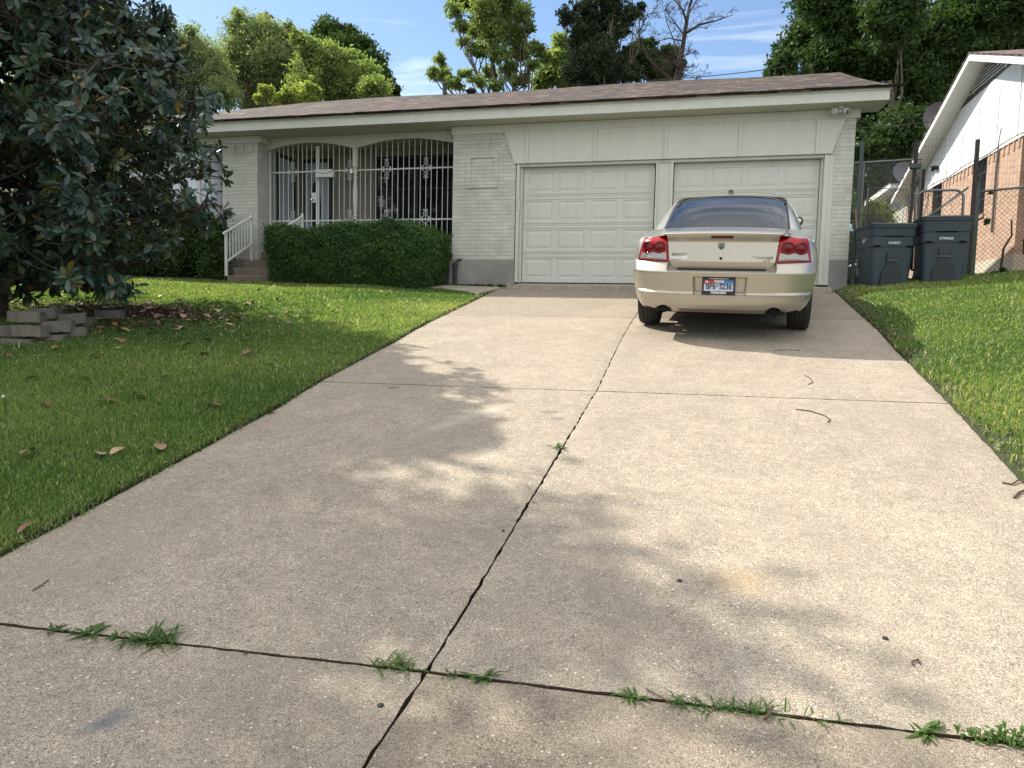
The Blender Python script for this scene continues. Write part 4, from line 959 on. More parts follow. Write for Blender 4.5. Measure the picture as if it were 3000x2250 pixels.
ap = Vector((-.02, 2.16, zup(0, 1.505)+.006)); m = MB(); m.add([(ap.x-.035, ap.y-.05, ap.z), (ap.x+.035, ap.y-.05, ap.z), (ap.x+.03, ap.y+.08, ap.z+.008), (ap.x-.03, ap.y+.08, ap.z+.008), (ap.x-.02, ap.y-.03, ap.z+.03), (ap.x+.02, ap.y-.03, ap.z+.03), (ap.x+.01, ap.y+.05, ap.z+.02), (ap.x-.01, ap.y+.05, ap.z+.02)], [(0, 1, 5, 4), (1, 2, 6, 5), (2, 3, 7, 6), (3, 0, 4, 7), (4, 5, 6, 7)]); m.build('roof_aerial', M['black'], CAR)

# ------------------------------------------------------------------ trash carts
t = NT('slate_blue_plastic'); t.set(Base_Color=t.ramp(t.noise(t.obj(), 5, 5, 0.6), [(0.35, (0.022, 0.036, 0.050)), (0.7, (0.032, 0.048, 0.064))]), Roughness=0.5); t.bump(t.noise(t.obj(), 90, 3), 0.12, 0.003); M['cart'] = t.m
M['cartdark'] = simple('dark_cart_plastic', (0.016, 0.021, 0.028), 0.55, var=0.1)
def rr(hw, hd, r, n=5):
    out = []
    for (cx, cy, a0) in ((hw-r, hd-r, 0), (-hw+r, hd-r, 90), (-hw+r, -hd+r, 180), (hw-r, -hd+r, 270)):
        for i in range(n+1):
            a = math.radians(a0+90*i/n); out.append((cx+r*math.cos(a), cy+r*math.sin(a)))
    return out
def cart(loc, rotz, label, num, logo, wt=.75, h=1.02):
    c = thing('trash_cart', label, 'trash cart', loc, rotz, 'wheeled trash carts by the gate')
    lv = [(0, .30, .27), (.02, .315, .285), (.30, .335, .31), (.64, .355, .335), (.645, .368, .345), (.80, .372, .352), (.805, .382, .365), (h-.07, .392, .38), (h-.06, .405, .395), (h-.02, .405, .395)]
    k = wt/.81; P = [[(x, y, z) for x, y in rr(a*k, d, .06 if z < .7 else .07)] for z, a, d in lv]
    n = len(P[0]); m = MB(); vs = [p for r in P for p in r]
    m.add(vs, [(i*n+j, i*n+(j+1) % n, (i+1)*n+(j+1) % n, (i+1)*n+j) for i in range(len(P)-1) for j in range(n)]+[tuple(range(n))]); b = m.build('bin_body', M['cart'], c); autosmooth(b, 30)
    m = MB(); L = [(h-.035, .42, .41), (h-.012, .425, .415), (h-.004, .41, .40), (h+.012, .36, .36), (h+.024, .22, .25)]
    P = [[(x, y+(.01 if z < h else 0), z) for x, y in rr(a*k, d, .08)] for z, a, d in L]; vs = [p for r in P for p in r]
    m.add(vs, [(i*n+j, i*n+(j+1) % n, (i+1)*n+(j+1) % n, (i+1)*n+j) for i in range(len(P)-1) for j in range(n)]+[tuple((len(P)-1)*n+j for j in range(n))]); l = m.build('lid', M['cart'], c); autosmooth(l, 35)
    # moulded lifting ledges, grab pocket with its bar
    m = MB()
    for (x0, x1, z) in ((-.17, .17, .80), (-.34*k, -.20*k, .645), (.20*k, .34*k, .645)):
        m.add([(x0, -.335, z+.03), (x1, -.335, z+.03), (x1-.03, -.384, z+.012), (x0+.03, -.384, z+.012), (x0+.01, -.34, z-.012), (x1-.01, -.34, z-.012)], [(0, 1, 2, 3), (3, 2, 5, 4)])
    m.build('lifting_ledge', M['cartdark'], c)
    m = MB(); m.prism([(-.16, .0), (.16, .0), (.15, .26), (.085, .36), (.085, .56), (-.085, .56), (-.085, .36), (-.15, .26)], -.346, -.30, 'xz'); m.v = [(x, y if y > -.31 else y+.03*(1-z/.56)-.005, z) for x, y, z in m.v]; m.build('front_pocket', M['cartdark'], c)
    m = MB(); m.prism([(-.072, .47), (.072, .47), (.072, .55), (-.072, .55)], -.351, -.34, 'xz'); m.build('pocket_recess', M['black'], c)
    m = MB(); m.tube([(-.088, -.357, .43), (.088, -.357, .43)], .007, 8); m.build('grab_bar', M['galv'], c)
    text_mesh('serial_number', num, .052, M['cartink'], c, Matrix.Translation((0, -.3745, .70)) @ Matrix.Rotation(math.radians(88), 4, 'X'), .0008, .78, .0012)
    if logo:
        RL = Matrix.Translation((-.372*k-.006, -.05, .78)) @ Matrix.Rotation(math.radians(-90), 4, 'Z') @ Matrix.Rotation(math.radians(88), 4, 'X')
        text_mesh('city_logo', 'D', .16, M['cartink'], c, RL, .001, 1.2, .004)
    for sg in (-1, 1):
        m = MB(); m.lathe([(.0, -.02), (.09, -.02), (.115, -.01), (.115, .01), (.09, .02), (.0, .02)], (sg*.31*k, .34, .115), 24, 'x'); m.build('wheel', M['black'], c, smooth=False)
    m = MB(); m.tube([(-.30*k, .41, h-.05), (.30*k, .41, h-.05)], .015, 8); m.build('handle', M['cartdark'], c)
M['cartink'] = simple('pale_stamped_lettering', (0.55, 0.58, 0.60), 0.6, var=0.1)
cart((6.99, -.62, float(lawn(7.02, -.95))-.03), math.radians(-2), 'slate blue trash cart numbered GT9000268, closer to the big gate post', 'GT9000268', False, .715, 1.04)
cart((6.20, -.55, float(lawn(6.20, -.9))-.03), math.radians(10), 'slate blue trash cart numbered GA25823T, next to the house corner', 'GA25823T', True, .74, 1.0)

# ------------------------------------------------------------------ fences and gates
def diag_mesh(m, p0, ux, w, h, pitch=.055, r=.0016, uz=(0, 0, 1)):
    """woven wire as two families of diagonals in the rectangle spanned by ux*w and z*h from p0"""
    p0 = Vector(p0); ux = Vector(ux); uz = Vector(uz)
    def seg(a, b):
        A = p0+ux*a[0]+uz*a[1]; B = p0+ux*b[0]+uz*b[1]; d = (B-A).normalized(); nrm = ux.cross(uz).normalized(); s = d.cross(nrm)*r
        m.add([A-s+nrm*r*.6, A+s+nrm*r*.6, A-nrm*r, B-s+nrm*r*.6, B+s+nrm*r*.6, B-nrm*r], [(0, 1, 4, 3), (1, 2, 5, 4), (2, 0, 3, 5)])
    c = -h
    while c < w:
        for fl in (0, 1):
            x0, y0 = max(c, 0), max(0, -c); x1, y1 = min(w, c+h), 0; y1 = x1-c
            if x1 > x0:
                a, b = (x0, y0), (x1, min(h, y1))
                if fl: a, b = (w-a[0], a[1]), (w-b[0], b[1])
                seg(a, b)
        c += pitch*1.414
def welded(m, p0, ux, w, h, px=.05, pz=.10, r=.0014, sag=0.0):
    p0 = Vector(p0); ux = Vector(ux)
    for i in range(int(w/px)+1):
        s = i*px; top = h+sag*math.sin(s*3.1+1); m.tube([p0+ux*s, p0+ux*s+Vector((0, 0, top))], r, 3, cap=False)
    for k in range(int(h/pz)+1):
        z = k*pz; m.tube([p0+ux*s+Vector((0, 0, z*(1+sag/h*math.sin(s*3.1+1)))) for s in np.linspace(0, w, 10)], r, 3, cap=False)
FY = -.16
def gz_(x): return float(lawn(x, FY))
M['wire'] = simple('weathered_fence_wire', (0.075, 0.062, 0.055), 0.7, metal=0.3, var=0.3, vscale=20)
G1 = thing('side_gate', 'narrow chain link gate leaf beside the house corner, behind the first trash cart', 'gate', (5.85, FY, gz_(5.85)))
def pt(par, pts, r, mat, n=8, name='frame', off=None):
    m = MB(); m.tube(pts, r, n); return m.build(name, mat, par, off=off, smooth=True)
o1 = (5.85, FY, gz_(5.85))
pt(G1, [(5.97, FY, .22), (5.97, FY, 1.60), (6.62, FY, 1.57), (6.60, FY, .25), (5.97, FY, .22)], .019, M['galv'], off=o1)
m = MB(); diag_mesh(m, (5.97, FY, .22), (1, 0, 0), .63, 1.36, r=.0022); m.build('chain_link_mesh', M['wire'], G1, off=o1)
G2 = thing('side_gate', 'wider gate leaf with rounded top tube and diagonal brace, behind the second trash cart', 'gate', (6.72, FY, gz_(6.7)))
o2 = (6.72, FY, gz_(6.7))
arc = [(6.70, FY, .25), (6.70, FY, 1.36)]+[(6.86-.16*math.cos(a), FY, 1.38+.16*math.sin(a)) for a in np.linspace(0, math.pi/2, 6)]+[(7.26+.14*math.sin(a), FY, 1.40+.14*math.cos(a)) for a in np.linspace(0, math.pi/2, 6)]+[(7.41, FY, .25)]
pt(G2, arc, .021, M['galv'], off=o2); pt(G2, [(6.70, FY, .95), (7.46, FY, 1.58)], .018, M['galv'], name='brace', off=o2); pt(G2, [(6.70, FY, .25), (7.41, FY, .25)], .018, M['galv'], name='frame', off=o2)
m = MB(); diag_mesh(m, (6.70, FY, .25), (1, 0, 0), .71, 1.25, r=.0022); m.build('chain_link_mesh', M['wire'], G2, off=o2)
FN = thing('chain_link_fence', 'chain link fence on tall dark posts running right from the gates', 'fence', (7.55, FY, gz_(7.5)))
of = (7.55, FY, gz_(7.5))
def post(x0, x1, z0, z1, w, mat, name='post', par=FN, off=of, y=FY):
    m = MB(); a, b = Vector((x0, y, z0)), Vector((x1, y, z1)); d = b-a
    vs = [(p.x+sx*w, p.y+sy*w, p.z) for p in (a, b) for sx, sy in ((-1, -1), (1, -1), (1, 1), (-1, 1))]
    m.add(vs, [(0, 1, 2, 3), (4, 5, 6, 7), (0, 1, 5, 4), (1, 2, 6, 5), (2, 3, 7, 6), (3, 0, 4, 7)]); return m.build(name, mat, par, off=off)
post(5.80, 5.835, -.05, 2.36, .030, M['postg']); post(6.60, 6.665, .0, 2.33, .026, M['rust']); post(6.86, 6.87, .3, 1.95, .022, M['rust'], y=FY+.35)
post(7.55, 7.545, .0, 2.33, .028, M['rust']); post(7.47, 7.475, .0, 1.10, .042, M['postg']); post(7.60, 7.60, .0, 1.65, .030, M['postg'])
for bb in ((6.58, FY-.06, 1.90, 6.74, FY+.05, 1.97), (5.79, FY-.045, 1.15, 5.98, FY-.02, 1.17), (5.79, FY-.045, .45, 5.98, FY-.02, .47)): m = MB(); m.box(*bb); m.build('bracket', M['postg'], FN, off=of)
pt(FN, [(7.55, FY, 1.50), (8.6, FY, 1.60), (10.8, FY, 1.78)], .020, M['galv'], name='top_rail', off=of)
for x in (9.2, 10.6): pt(FN, [(x, FY, .2), (x, FY, 1.75)], .025, M['galv'], name='post', off=of)
m = MB(); diag_mesh(m, (7.58, FY, .12), (1, 0, .085), 3.1, 1.40, r=.0022); m.build('chain_link_mesh', M['wire'], FN, off=of)
m = MB(); welded(m, (6.70, FY+.04, 1.30), (1, 0, .02), 4.0, 1.02, sag=.07); m.build('welded_wire_panel', M['wire'], FN, off=of)
m = MB(); welded(m, (5.86, FY+.04, 1.45), (1, 0, 0), .76, .86, sag=.02); m.build('welded_wire_panel', M['wire'], FN, off=of)
# taller fence across the yard behind
BY = 5.2
p0 = atY(2500, 478, BY); p1 = atY(2700, 466, BY); ob = (float(p0[0]), BY, .4)
BF = thing('backyard_fence', 'taller galvanised chain link fence across the back of the side yard', 'fence', ob)
m = MB(); m.tube([p0-np.array([1, 0, 0]), p0, p1], .025, 8); m.build('top_rail', M['galv'], BF, off=ob)
for x in (2530, 2700):
    a = atY(x, 477, BY); m = MB(); m.tube([(a[0], BY, .2), tuple(a)], .03, 8); m.build('post', M['galv'], BF, off=ob)
zt = float(p0[2]); m = MB(); diag_mesh(m, (p0[0]-.9, BY, .35), (1, 0, 0), float(p1[0]-p0[0])+.9, zt-.35, r=.0030); m.build('chain_link_mesh', M['galv'], BF, off=ob)
st_ = MB(); st_.tube([(5.90, -.30, .0), (5.78, -.22, 1.25)], .016, 8); tag(st_.build('wooden_pole', simple('weathered_wood', (0.20, 0.15, 0.10), 0.85)), 'thin wooden pole leaning on the house corner behind the first cart', 'pole')

# ------------------------------------------------------------------ neighbouring house
NO = (9.8, 4.8, 0.0); NH = thing('neighbour_house', 'tan brick house next door with white gable siding and a louvred vent', 'house', NO, math.radians(1.5))
# local frame: +y runs back along its side wall, +x into the building
b = MB()
wz = 3.47
b.box(0, 0, .92, .25, 2.02, wz); b.box(0, 2.02, .92, .25, 2.82, 2.08); b.box(0, 2.82, .92, .25, 5.40, wz); b.box(0, 5.40, .92, .25, 6.35, 2.08); b.box(0, 6.35, .92, .25, 9.15, wz); b.box(.25, 0, .92, 8, .25, wz)
for i in range(31):
    y = .10+i*.29
    if 2.0 < y < 2.8 or 5.35 < y < 6.35: continue
    b.box(-.02, y, wz-.24, .0, y+.08, wz-.005)
b.build('brick_wall', M['pbrick'], NH)
b = MB(); b.box(-.02, -.05, -.3, .26, 9.2, .92); b.box(.26, -.05, -.3, 8, .26, .92); b.build('foundation', simple('neighbour_foundation', (0.52, 0.47, 0.38), 0.9, var=0.12, vscale=2), NH)
ap_, zr = 2.22, 5.86
rz = lambda y: zr-.345*abs(y-ap_)
b = MB(); b.prism([(-3.2, rz(-3.2)), (ap_, zr), (9.15, rz(9.15)), (9.15, wz), (0, wz), (-3.2, wz)], -.012, .2, 'yz'); sdg = b.build('gable_siding', M['nwhite'], NH)
for y in np.arange(-2.2, 9, 1.22):
    m = MB(); m.box(-.034, y, wz, -.0121, y+.045, rz(y)-(.75 if .6 < y < 4.0 else .02)); m.build('batten', M['nwhite'], sdg)
m = MB(); m.box(-.03, -3.2, wz-.03, .0, 9.15, wz+.02); m.build('trim_board', M['nwhite'], sdg)
# triangular louvre
m = MB(); tri = [(ap_-1.75, rz(ap_-1.75)-.02), (ap_, zr-.02), (ap_+2.05, rz(ap_+2.05)-.02)]; m.prism(tri, -.016, -.0125, 'yz'); lv_ = m.build('gable_vent', M['black'], NH)
for k in range(6):
    z = tri[0][1]+.06+.085*k; ya = ap_-(zr-z)/.345+.06; yb_ = ap_+(zr-z)/.345-.06
    if yb_ > ya: m = MB(); m.box(-.045, max(ya, ap_-1.7), z, -.017, yb_, z+.018); m.build('louvre', M['nwhite'], lv_)
m = MB(); m.box(-.05, 1.1, tri[0][1], -.046, 1.14, rz(1.1)-.05); m.box(-.05, ap_+.95, tri[0][1], -.046, ap_+.99, rz(ap_+.97)-.05); m.build('vent_mullion', M['nwhite'], lv_)
# roof with its overhanging rake
b = MB(); e0, e1 = -3.4, 9.15
for ya, yb_ in ((e0, ap_), (ap_, e1)):
    za, zb_ = rz(ya)+.10, rz(yb_)+.10; b.add([(-.52, ya, za), (9, ya, za), (9, yb_, zb_), (-.52, yb_, zb_), (-.52, ya, za-.04), (-.52, yb_, zb_-.04)], [(0, 1, 2, 3), (0, 3, 5, 4)])
nroof = b.build('roof', M['nshingle'], NH)
b = MB(); b.prism([(e0, rz(e0)-.10), (ap_, zr-.10), (e1, rz(e1)-.10), (e1, rz(e1)+.06), (ap_, zr+.06), (e0, rz(e0)+.06)], -.50, -.475, 'yz'); b.build('rake_board', M['nwhite'], NH)
b = MB(); b.prism([(e0, rz(e0)-.03), (ap_, zr-.03), (e1, rz(e1)-.03), (e1, rz(e1)), (ap_, zr), (e0, rz(e0))], -.474, -.013, 'yz'); b.build('rake_soffit', M['nwhite'], NH)
# barred windows
for (y0, y1) in ((2.02, 2.82), (5.40, 6.35)):
    m = MB(); m.box(.14, y0, 2.08, .17, y1, wz); w1 = m.build('window', M['glass'], NH)
    m = MB()
    for k in range(8): yy = y0+.04+(y1-y0-.08)*k/7; m.box(.03, yy-.008, 2.1, .046, yy+.008, wz-.02)
    for z in (2.12, 2.45, 3.1, wz-.06): m.box(.028, y0, z, .05, y1, z+.02)
    m.build('window_bars', M['black'], w1); m = MB(); m.box(-.04, y0-.04, 2.0, .13, y1+.04, 2.079); m.build('window_sill', M['pbrick'], w1)
m = MB(); m.tube([(-.03, 1.28, 3.4), (-.04, 1.28, 3.0), (-.04, 1.28, 1.55)], .028, 8); m.tube([(-.04, 1.28, 3.38), (-.05, 1.22, 3.62), (-.03, 1.2, 3.9)], .012, 6); m.build('conduit', M['galv'], NH)
def flood(y, z):
    m = MB(); m.tube([(-.02, y, z), (-.10, y-.02, z+.02), (-.16, y-.06, z-.02)], [.05, .055, .075], 10); m.tube([(-.02, y+.05, z), (-.10, y+.10, z+.02), (-.14, y+.16, z-.02)], [.04, .05, .07], 10); return m.build('wall_light', M['black'], NH)
flood(5.9, 3.92); flood(7.4, 3.78)
m = MB(); m.tube([(-.5, 6.6, 4.35), (-.6, 6.4, 4.45), (-.55, 6.3, 4.6), (-.52, 6.5, 4.7), (-.5, 6.75, 4.55), (-.5, 6.7, 4.35)], .015, 6); m.tube([(-.48, 6.9, 4.25), (-.55, 6.7, 4.3), (-.52, 6.85, 4.15), (-.4, 7.1, 4.1), (-.1, 7.5, 3.9), (-.03, 8.4, 3.6)], .014, 6); m.build('cable_coil', M['black'], NH)
m = MB(); m.tube([(-.035, y, wz+.03+.03*math.sin(y*2.3)) for y in np.linspace(-.4, 9, 30)], .010, 5); m.build('cable', M['black'], NH)
# lower addition behind
b = MB(); b.box(.0, 9.2, -.3, 7, 13.0, 3.85); b.build('rear_addition', simple('beige_siding', (0.45, 0.42, 0.34), 0.7, var=0.08), NH); ra = bpy.data.objects['rear_addition']
m = MB(); m.box(-.55, 9.15, 3.90, 6, 13.1, 4.06); m.build('flat_roof', M['nwhite'], ra); m = MB(); m.box(-.56, 9.1, 4.061, 6, 13.15, 4.10); m.build('roof_covering', M['nshingle'], ra)
for y in (9.6, 10.7, 11.8): m = MB(); m.box(-.03, y, .3, -.001, y+.06, 3.85); m.build('batten', M['nwhite'], ra)
# porch wing near the street, seen only as a dark brick return
m = MB(); m.box(1.2, -3.2, -.3, 8, -.06, 3.4); m.build('porch_side_wall', M['pbrick'], NH)
def dish(px, py, dep, rad, tilt, label, mast=.5):
    p = atD(px, py, dep); r = thing('satellite_dish', label, 'satellite dish', p.tolist(), 0, 'satellite dishes on the roof next door')
    n = 24; R_ = Matrix.Rotation(math.radians(25), 4, 'Z') @ Matrix.Rotation(math.radians(tilt), 4, 'X')
    m = MB(); vs = []; 
    for i in range(7):
        q = i/6; vs += [R_ @ Vector((rad*q*math.cos(2*math.pi*k/n), -rad*.25*(q*q)+rad*.25, rad*.82*q*math.sin(2*math.pi*k/n))) for k in range(n)]
    m.add(vs, [(i*n+k, i*n+(k+1) % n, (i+1)*n+(k+1) % n, (i+1)*n+k) for i in range(6) for k in range(n)]); m.build('reflector', M['dish'], r, smooth=True, fix=False)
    m = MB(); m.tube([(0, rad*.3, 0), (.05, rad*.45, -.15), (.05, rad*.45, -mast)], .025, 8); m.build('mast', M['galv'], r)
    m = MB(); m.tube([R_ @ Vector((0, .05, -rad*.75)), R_ @ Vector((0, -rad*.8, -rad*.35))], .015, 6); m.lathe([(.0, 0), (.04, .0), (.04, .1), (.0, .12)], tuple(R_ @ Vector((0, -rad*.8, -rad*.38))), 10); m.build('feed_arm', M['galv'], r)
M['dish'] = simple('grey_dish_enamel', (0.16, 0.15, 0.165), 0.5, var=0.08)
dish(2750, 342, 22.0, .50, 15, 'grey satellite dish high behind the white rake board', .9)
dish(2652, 506, 26.0, .47, -10, 'grey satellite dish on the low roof, beside the tall rusty post', .62)

# ------------------------------------------------------------------ vegetation
def foliage(name, lobes, n, size, mat, parent, seed, off=None, clump=40, csize=.22, up=.35, droop=0.0, shell=.55):
    """lobes: (x,y,z,rx,ry,rz); leaves are diamonds gathered in sub-clumps inside the lobes"""
    r = np.random.default_rng(seed); L = np.array(lobes, float); vol = (L[:, 3]*L[:, 4]*L[:, 5])**.75; pr = vol/vol.sum()
    nc = max(1, n//clump); li = r.choice(len(L), nc, p=pr); d = r.normal(size=(nc, 3)); d /= np.linalg.norm(d, axis=1)[:, None]
    rad = (shell+(1-shell)*r.random(nc))**.9*(r.random(nc)**.25); rad *= 1+.10*r.normal(size=nc); rad = np.where(r.random(nc) < .22, rad*(1+.30*r.random(nc)), rad)
    cc = L[li, :3]+d*rad[:, None]*L[li, 3:6]; ct = r.normal(.5, .22, nc)
    cr = csize*L[li, 3:6].min(1)*r.uniform(.5, 1.3, nc)
    k = np.repeat(np.arange(nc), clump); N = len(k)
    p = cc[k]+r.normal(size=(N, 3))*cr[k][:, None]*np.array([1, 1, .75]); 
    if droop: p[:, 2] -= droop*np.abs(r.normal(size=N))*cr[k]
    nrm = r.normal(size=(N, 3)); nrm[:, 2] += up*2; nrm /= np.linalg.norm(nrm, axis=1)[:, None]
    a = np.cross(nrm, r.normal(size=(N, 3))); a /= np.linalg.norm(a, axis=1)[:, None]; b = np.cross(nrm, a)
    s = size*r.uniform(.6, 1.3, N)[:, None]
    V = np.empty((N, 4, 3)); V[:, 0] = p-a*s; V[:, 1] = p-b*s*.42+nrm*s*.08; V[:, 2] = p+a*s-nrm*s*.15; V[:, 3] = p+b*s*.42+nrm*s*.08
    F = np.arange(N*4).reshape(N, 4); tn = np.clip(ct[k]+r.normal(0, .16, N), 0, 1)
    return npobj(name, V.reshape(-1, 3), F, mat, parent, off, tint=tn)
def limb(m, a, b, r0, r1, seed, wob=.12, n=7, seg=6):
    r = random.Random(seed); a, b = Vector(a), Vector(b); L = (b-a).length; P = []
    for i in range(n+1):
        s = i/n; p = a.lerp(b, s)
        if 0 < i < n: p += Vector((r.uniform(-1, 1), r.uniform(-1, 1), r.uniform(-1, 1)))*wob*L*.35
        P.append(p)
    m.tube(P, [r0+(r1-r0)*(i/n)**.8 for i in range(n+1)], seg); return P
def tree(name, label, cat, px_lobes, depth, n, size, mat, seed, base_px, trunk_r=.28, bark='bark', lob_depth=1.0, group='trees behind the houses', **kw):
    L = []
    rr_ = random.Random(seed)
    for q in px_lobes:
        x, y, rpx = q[:3]; rz_ = q[3] if len(q) > 3 else rpx
        dd = depth+rr_.uniform(-1, 1)*lob_depth; c = atD(x, y, dd); s = dd/FPX
        L.append((c[0], c[1], c[2], rpx*s, rpx*s*.9, rz_*s))
    bp = atD(base_px, 900, depth); base = (float(bp[0]), float(bp[1]), float(prof(bp[1])) if bp[1] < 300 else 1.5)
    t_ = thing(name, label, cat, base, 0, group)
    foliage('crown', L, n, size, M[mat], t_, seed, off=base, **kw)
    m = MB(); zt = max(l[2] for l in L); cx = sum(l[0] for l in L)/len(L); cy = sum(l[1] for l in L)/len(L)
    top = (cx, cy, base[2]+(zt-base[2])*.8); T_ = limb(m, base, top, trunk_r, trunk_r*.3, seed, .08, 8, 8)
    for i, l in enumerate(L):
        if i % 2 and len(L) > 9: continue
        j = min(len(T_)-2, 3+(i % 4)); limb(m, T_[j], l[:3], trunk_r*.24, .02, seed*31+i, .14, 6, 5)
        for q in range(2):
            e = (l[0]+rr_.uniform(-.6, .6)*l[3], l[1]+rr_.uniform(-.6, .6)*l[4], l[2]+rr_.uniform(-.2, .8)*l[5]); limb(m, T_[j].lerp(Vector(l[:3]), .6), e, .03, .010, seed*77+i*3+q, .14, 4, 4)
    m.build('trunk', M[bark], t_, off=base, smooth=True, fix=False); return t_
M['leaf_fresh'] = leafmat('fresh_green_leaves', (0.085, 0.125, 0.052), (0.245, 0.300, 0.120), .52)
M['leaf_willow'] = leafmat('grey_green_leaves', (0.100, 0.132, 0.078), (0.255, 0.300, 0.170), .52)  # grey green leaves, with lens haze put in as a paler, greyer colour
M['leaf_bright'] = leafmat('yellow_green_leaves', (0.130, 0.175, 0.050), (0.270, 0.310, 0.095), .5)
M['leaf_dark'] = leafmat('dark_green_leaves', (0.022, 0.045, 0.014), (0.062, 0.110, 0.028), .30)
M['leaf_cedar'] = leafmat('cedar_foliage', (0.015, 0.030, 0.014), (0.040, 0.062, 0.026), .12)
M['leaf_deep'] = leafmat('deep_green_leaves', (0.020, 0.042, 0.012), (0.055, 0.100, 0.024), .32)
tree('willow_oak', 'tall grey green tree standing between the magnolia and the roof, leftmost of the feathery pair', 'tree',
     [(500, 120, 62), (560, 130, 60), (610, 170, 60), (500, 210, 95), (600, 240, 85), (440, 240, 90), (650, 270, 60), (520, 290, 95), (560, 85, 26), (640, 215, 55), (400, 150, 80), (480, 70, 30)], 30, 70000, .062, 'leaf_willow', 3, 520, csize=.17, droop=.6, clump=20, shell=.1)
tree('willow_oak', 'tallest grey green tree rising over the left end of the roof', 'tree',
     [(700, 75, 52, 62), (760, 95, 60), (815, 105, 55), (700, 150, 75), (790, 170, 85), (855, 150, 45), (720, 230, 90), (820, 240, 90), (660, 240, 60), (880, 220, 60), (770, 290, 90), (775, 55, 26), (690, 35, 20), (845, 80, 25)], 32, 90000, .062, 'leaf_willow', 4, 760, csize=.17, droop=.6, clump=20, shell=.1)
tree('leafy_tree', 'bright green bushy tree just left of the bare patch of sky', 'tree',
     [(900, 140, 42), (950, 180, 62), (920, 230, 70), (1010, 205, 60), (1065, 235, 58), (1000, 265, 65), (1095, 265, 48), (890, 270, 60), (1130, 280, 28), (870, 110, 28), (1040, 180, 30)], 29, 60000, .075, 'leaf_fresh', 5, 980, csize=.18, clump=22, shell=.15)
tree('dark_oak', 'rounded dark green oak peeping out behind the bright bushy tree', 'tree',
     [(960, 108, 46), (1010, 112, 46), (1055, 150, 48), (1092, 190, 46), (1115, 240, 42), (1150, 268, 26), (1000, 160, 60)], 36, 28000, .10, 'leaf_dark', 6, 1040, csize=.22)
tree('young_tree', 'small yellow green sapling top showing just over the left roof ridge', 'tree',
     [(778, 262, 18, 26), (850, 275, 22), (880, 262, 20), (912, 262, 20, 24), (765, 290, 16), (830, 295, 25), (900, 290, 25)], 24, 6000, .085, 'leaf_bright', 7, 850, trunk_r=.08, lob_depth=.4, csize=.3)
tree('ivy_clad_elm', 'tall airy elm with an ivy clad leaning trunk above the middle of the roof', 'tree',
     [(1330, 30, 32, 24), (1370, 10, 40, 28), (1420, 30, 48), (1480, 30, 50), (1530, 40, 36), (1350, 75, 30, 22), (1395, 85, 42, 30), (1450, 95, 44), (1510, 100, 42), (1550, 80, 20), (1360, 120, 24, 18), (1400, 145, 40, 24), (1460, 155, 40, 30), (1520, 155, 34, 30), (1570, 140, 26, 26), (1595, 170, 20, 22), (1560, 190, 22), (1290, 175, 24, 20), (1268, 215, 20, 26), (1300, 220, 28, 22), (1335, 245, 34, 20), (1365, 215, 24, 18), (1400, 240, 30, 20), (1435, 215, 28, 24), (1455, 250, 34, 20), (1490, 205, 30, 34), (1515, 235, 26, 24), (1540, 225, 16, 34), (1450, -60, 110, 70), (1345, -20, 40, 30)], 27, 56000, .068, 'leaf_fresh', 8, 1560, trunk_r=.20, csize=.26, shell=.1, clump=20)
tree('cedar', 'dense dark cedar with a flat ragged top, centre of the skyline', 'tree',
     [(1665, 48, 40, 38), (1720, 20, 48, 36), (1790, 12, 56), (1850, 40, 40, 34), (1875, 25, 20), (1740, 85, 58), (1815, 75, 40), (1690, 80, 30), (1790, 110, 40), (1710, 130, 48), (1760, 165, 60), (1700, 200, 55), (1800, 200, 55), (1750, 235, 70, 45), (1840, 150, 30), (1850, 215, 45, 35), (1770, -50, 90, 50)], 26, 90000, .050, 'leaf_cedar', 9, 1750, trunk_r=.3, csize=.15, clump=40, up=.1, shell=.3)
tree('leafy_tree', 'light green small tree filling the gap left of the cedar', 'tree',
     [(1645, 130, 26, 34), (1635, 175, 34), (1610, 220, 34), (1660, 225, 36), (1680, 165, 28), (1585, 245, 22)], 31, 16000, .09, 'leaf_fresh', 10, 1640, trunk_r=.14, lob_depth=.4, csize=.28)
tree('leafy_tree', 'dark green tree behind the bare branches of the dead tree', 'tree',
     [(1890, 135, 28), (1895, 180, 44), (1935, 200, 42), (1965, 155, 26), (1960, 215, 38), (1985, 185, 20), (1860, 160, 30)], 31, 22000, .085, 'leaf_dark', 12, 1920, trunk_r=.16, lob_depth=.5, csize=.24)
tree('pecan_tree', 'huge dark pecan crown right of the bare sky, lowest branches touching the roof end', 'tree',
     [(2290, 190, 50, 55), (2262, 225, 30, 26), (2340, 130, 65), (2400, 60, 75), (2330, 230, 60, 40), (2440, 160, 80), (2480, 40, 90), (2520, 220, 80), (2400, 210, 60), (2420, -40, 110), (2550, 110, 90)], 34, 60000, .11, 'leaf_deep', 13, 2420, trunk_r=.42, csize=.17, lob_depth=2.5, clump=30, shell=.3)
tree('pecan_tree', 'huge dark pecan behind the gap between the two houses', 'tree',
     [(2620, 40, 100), (2600, 170, 90), (2680, 260, 90), (2560, 330, 80), (2640, 400, 90), (2540, 450, 80), (2720, 120, 100), (2720, 380, 80), (2560, 540, 80), (2660, 520, 80), (2480, 380, 60), (2520, 620, 60), (2490, 720, 60), (2500, 820, 60)], 31, 76000, .11, 'leaf_deep', 14, 2620, trunk_r=.42, csize=.17, lob_depth=2.5, clump=30, shell=.3)
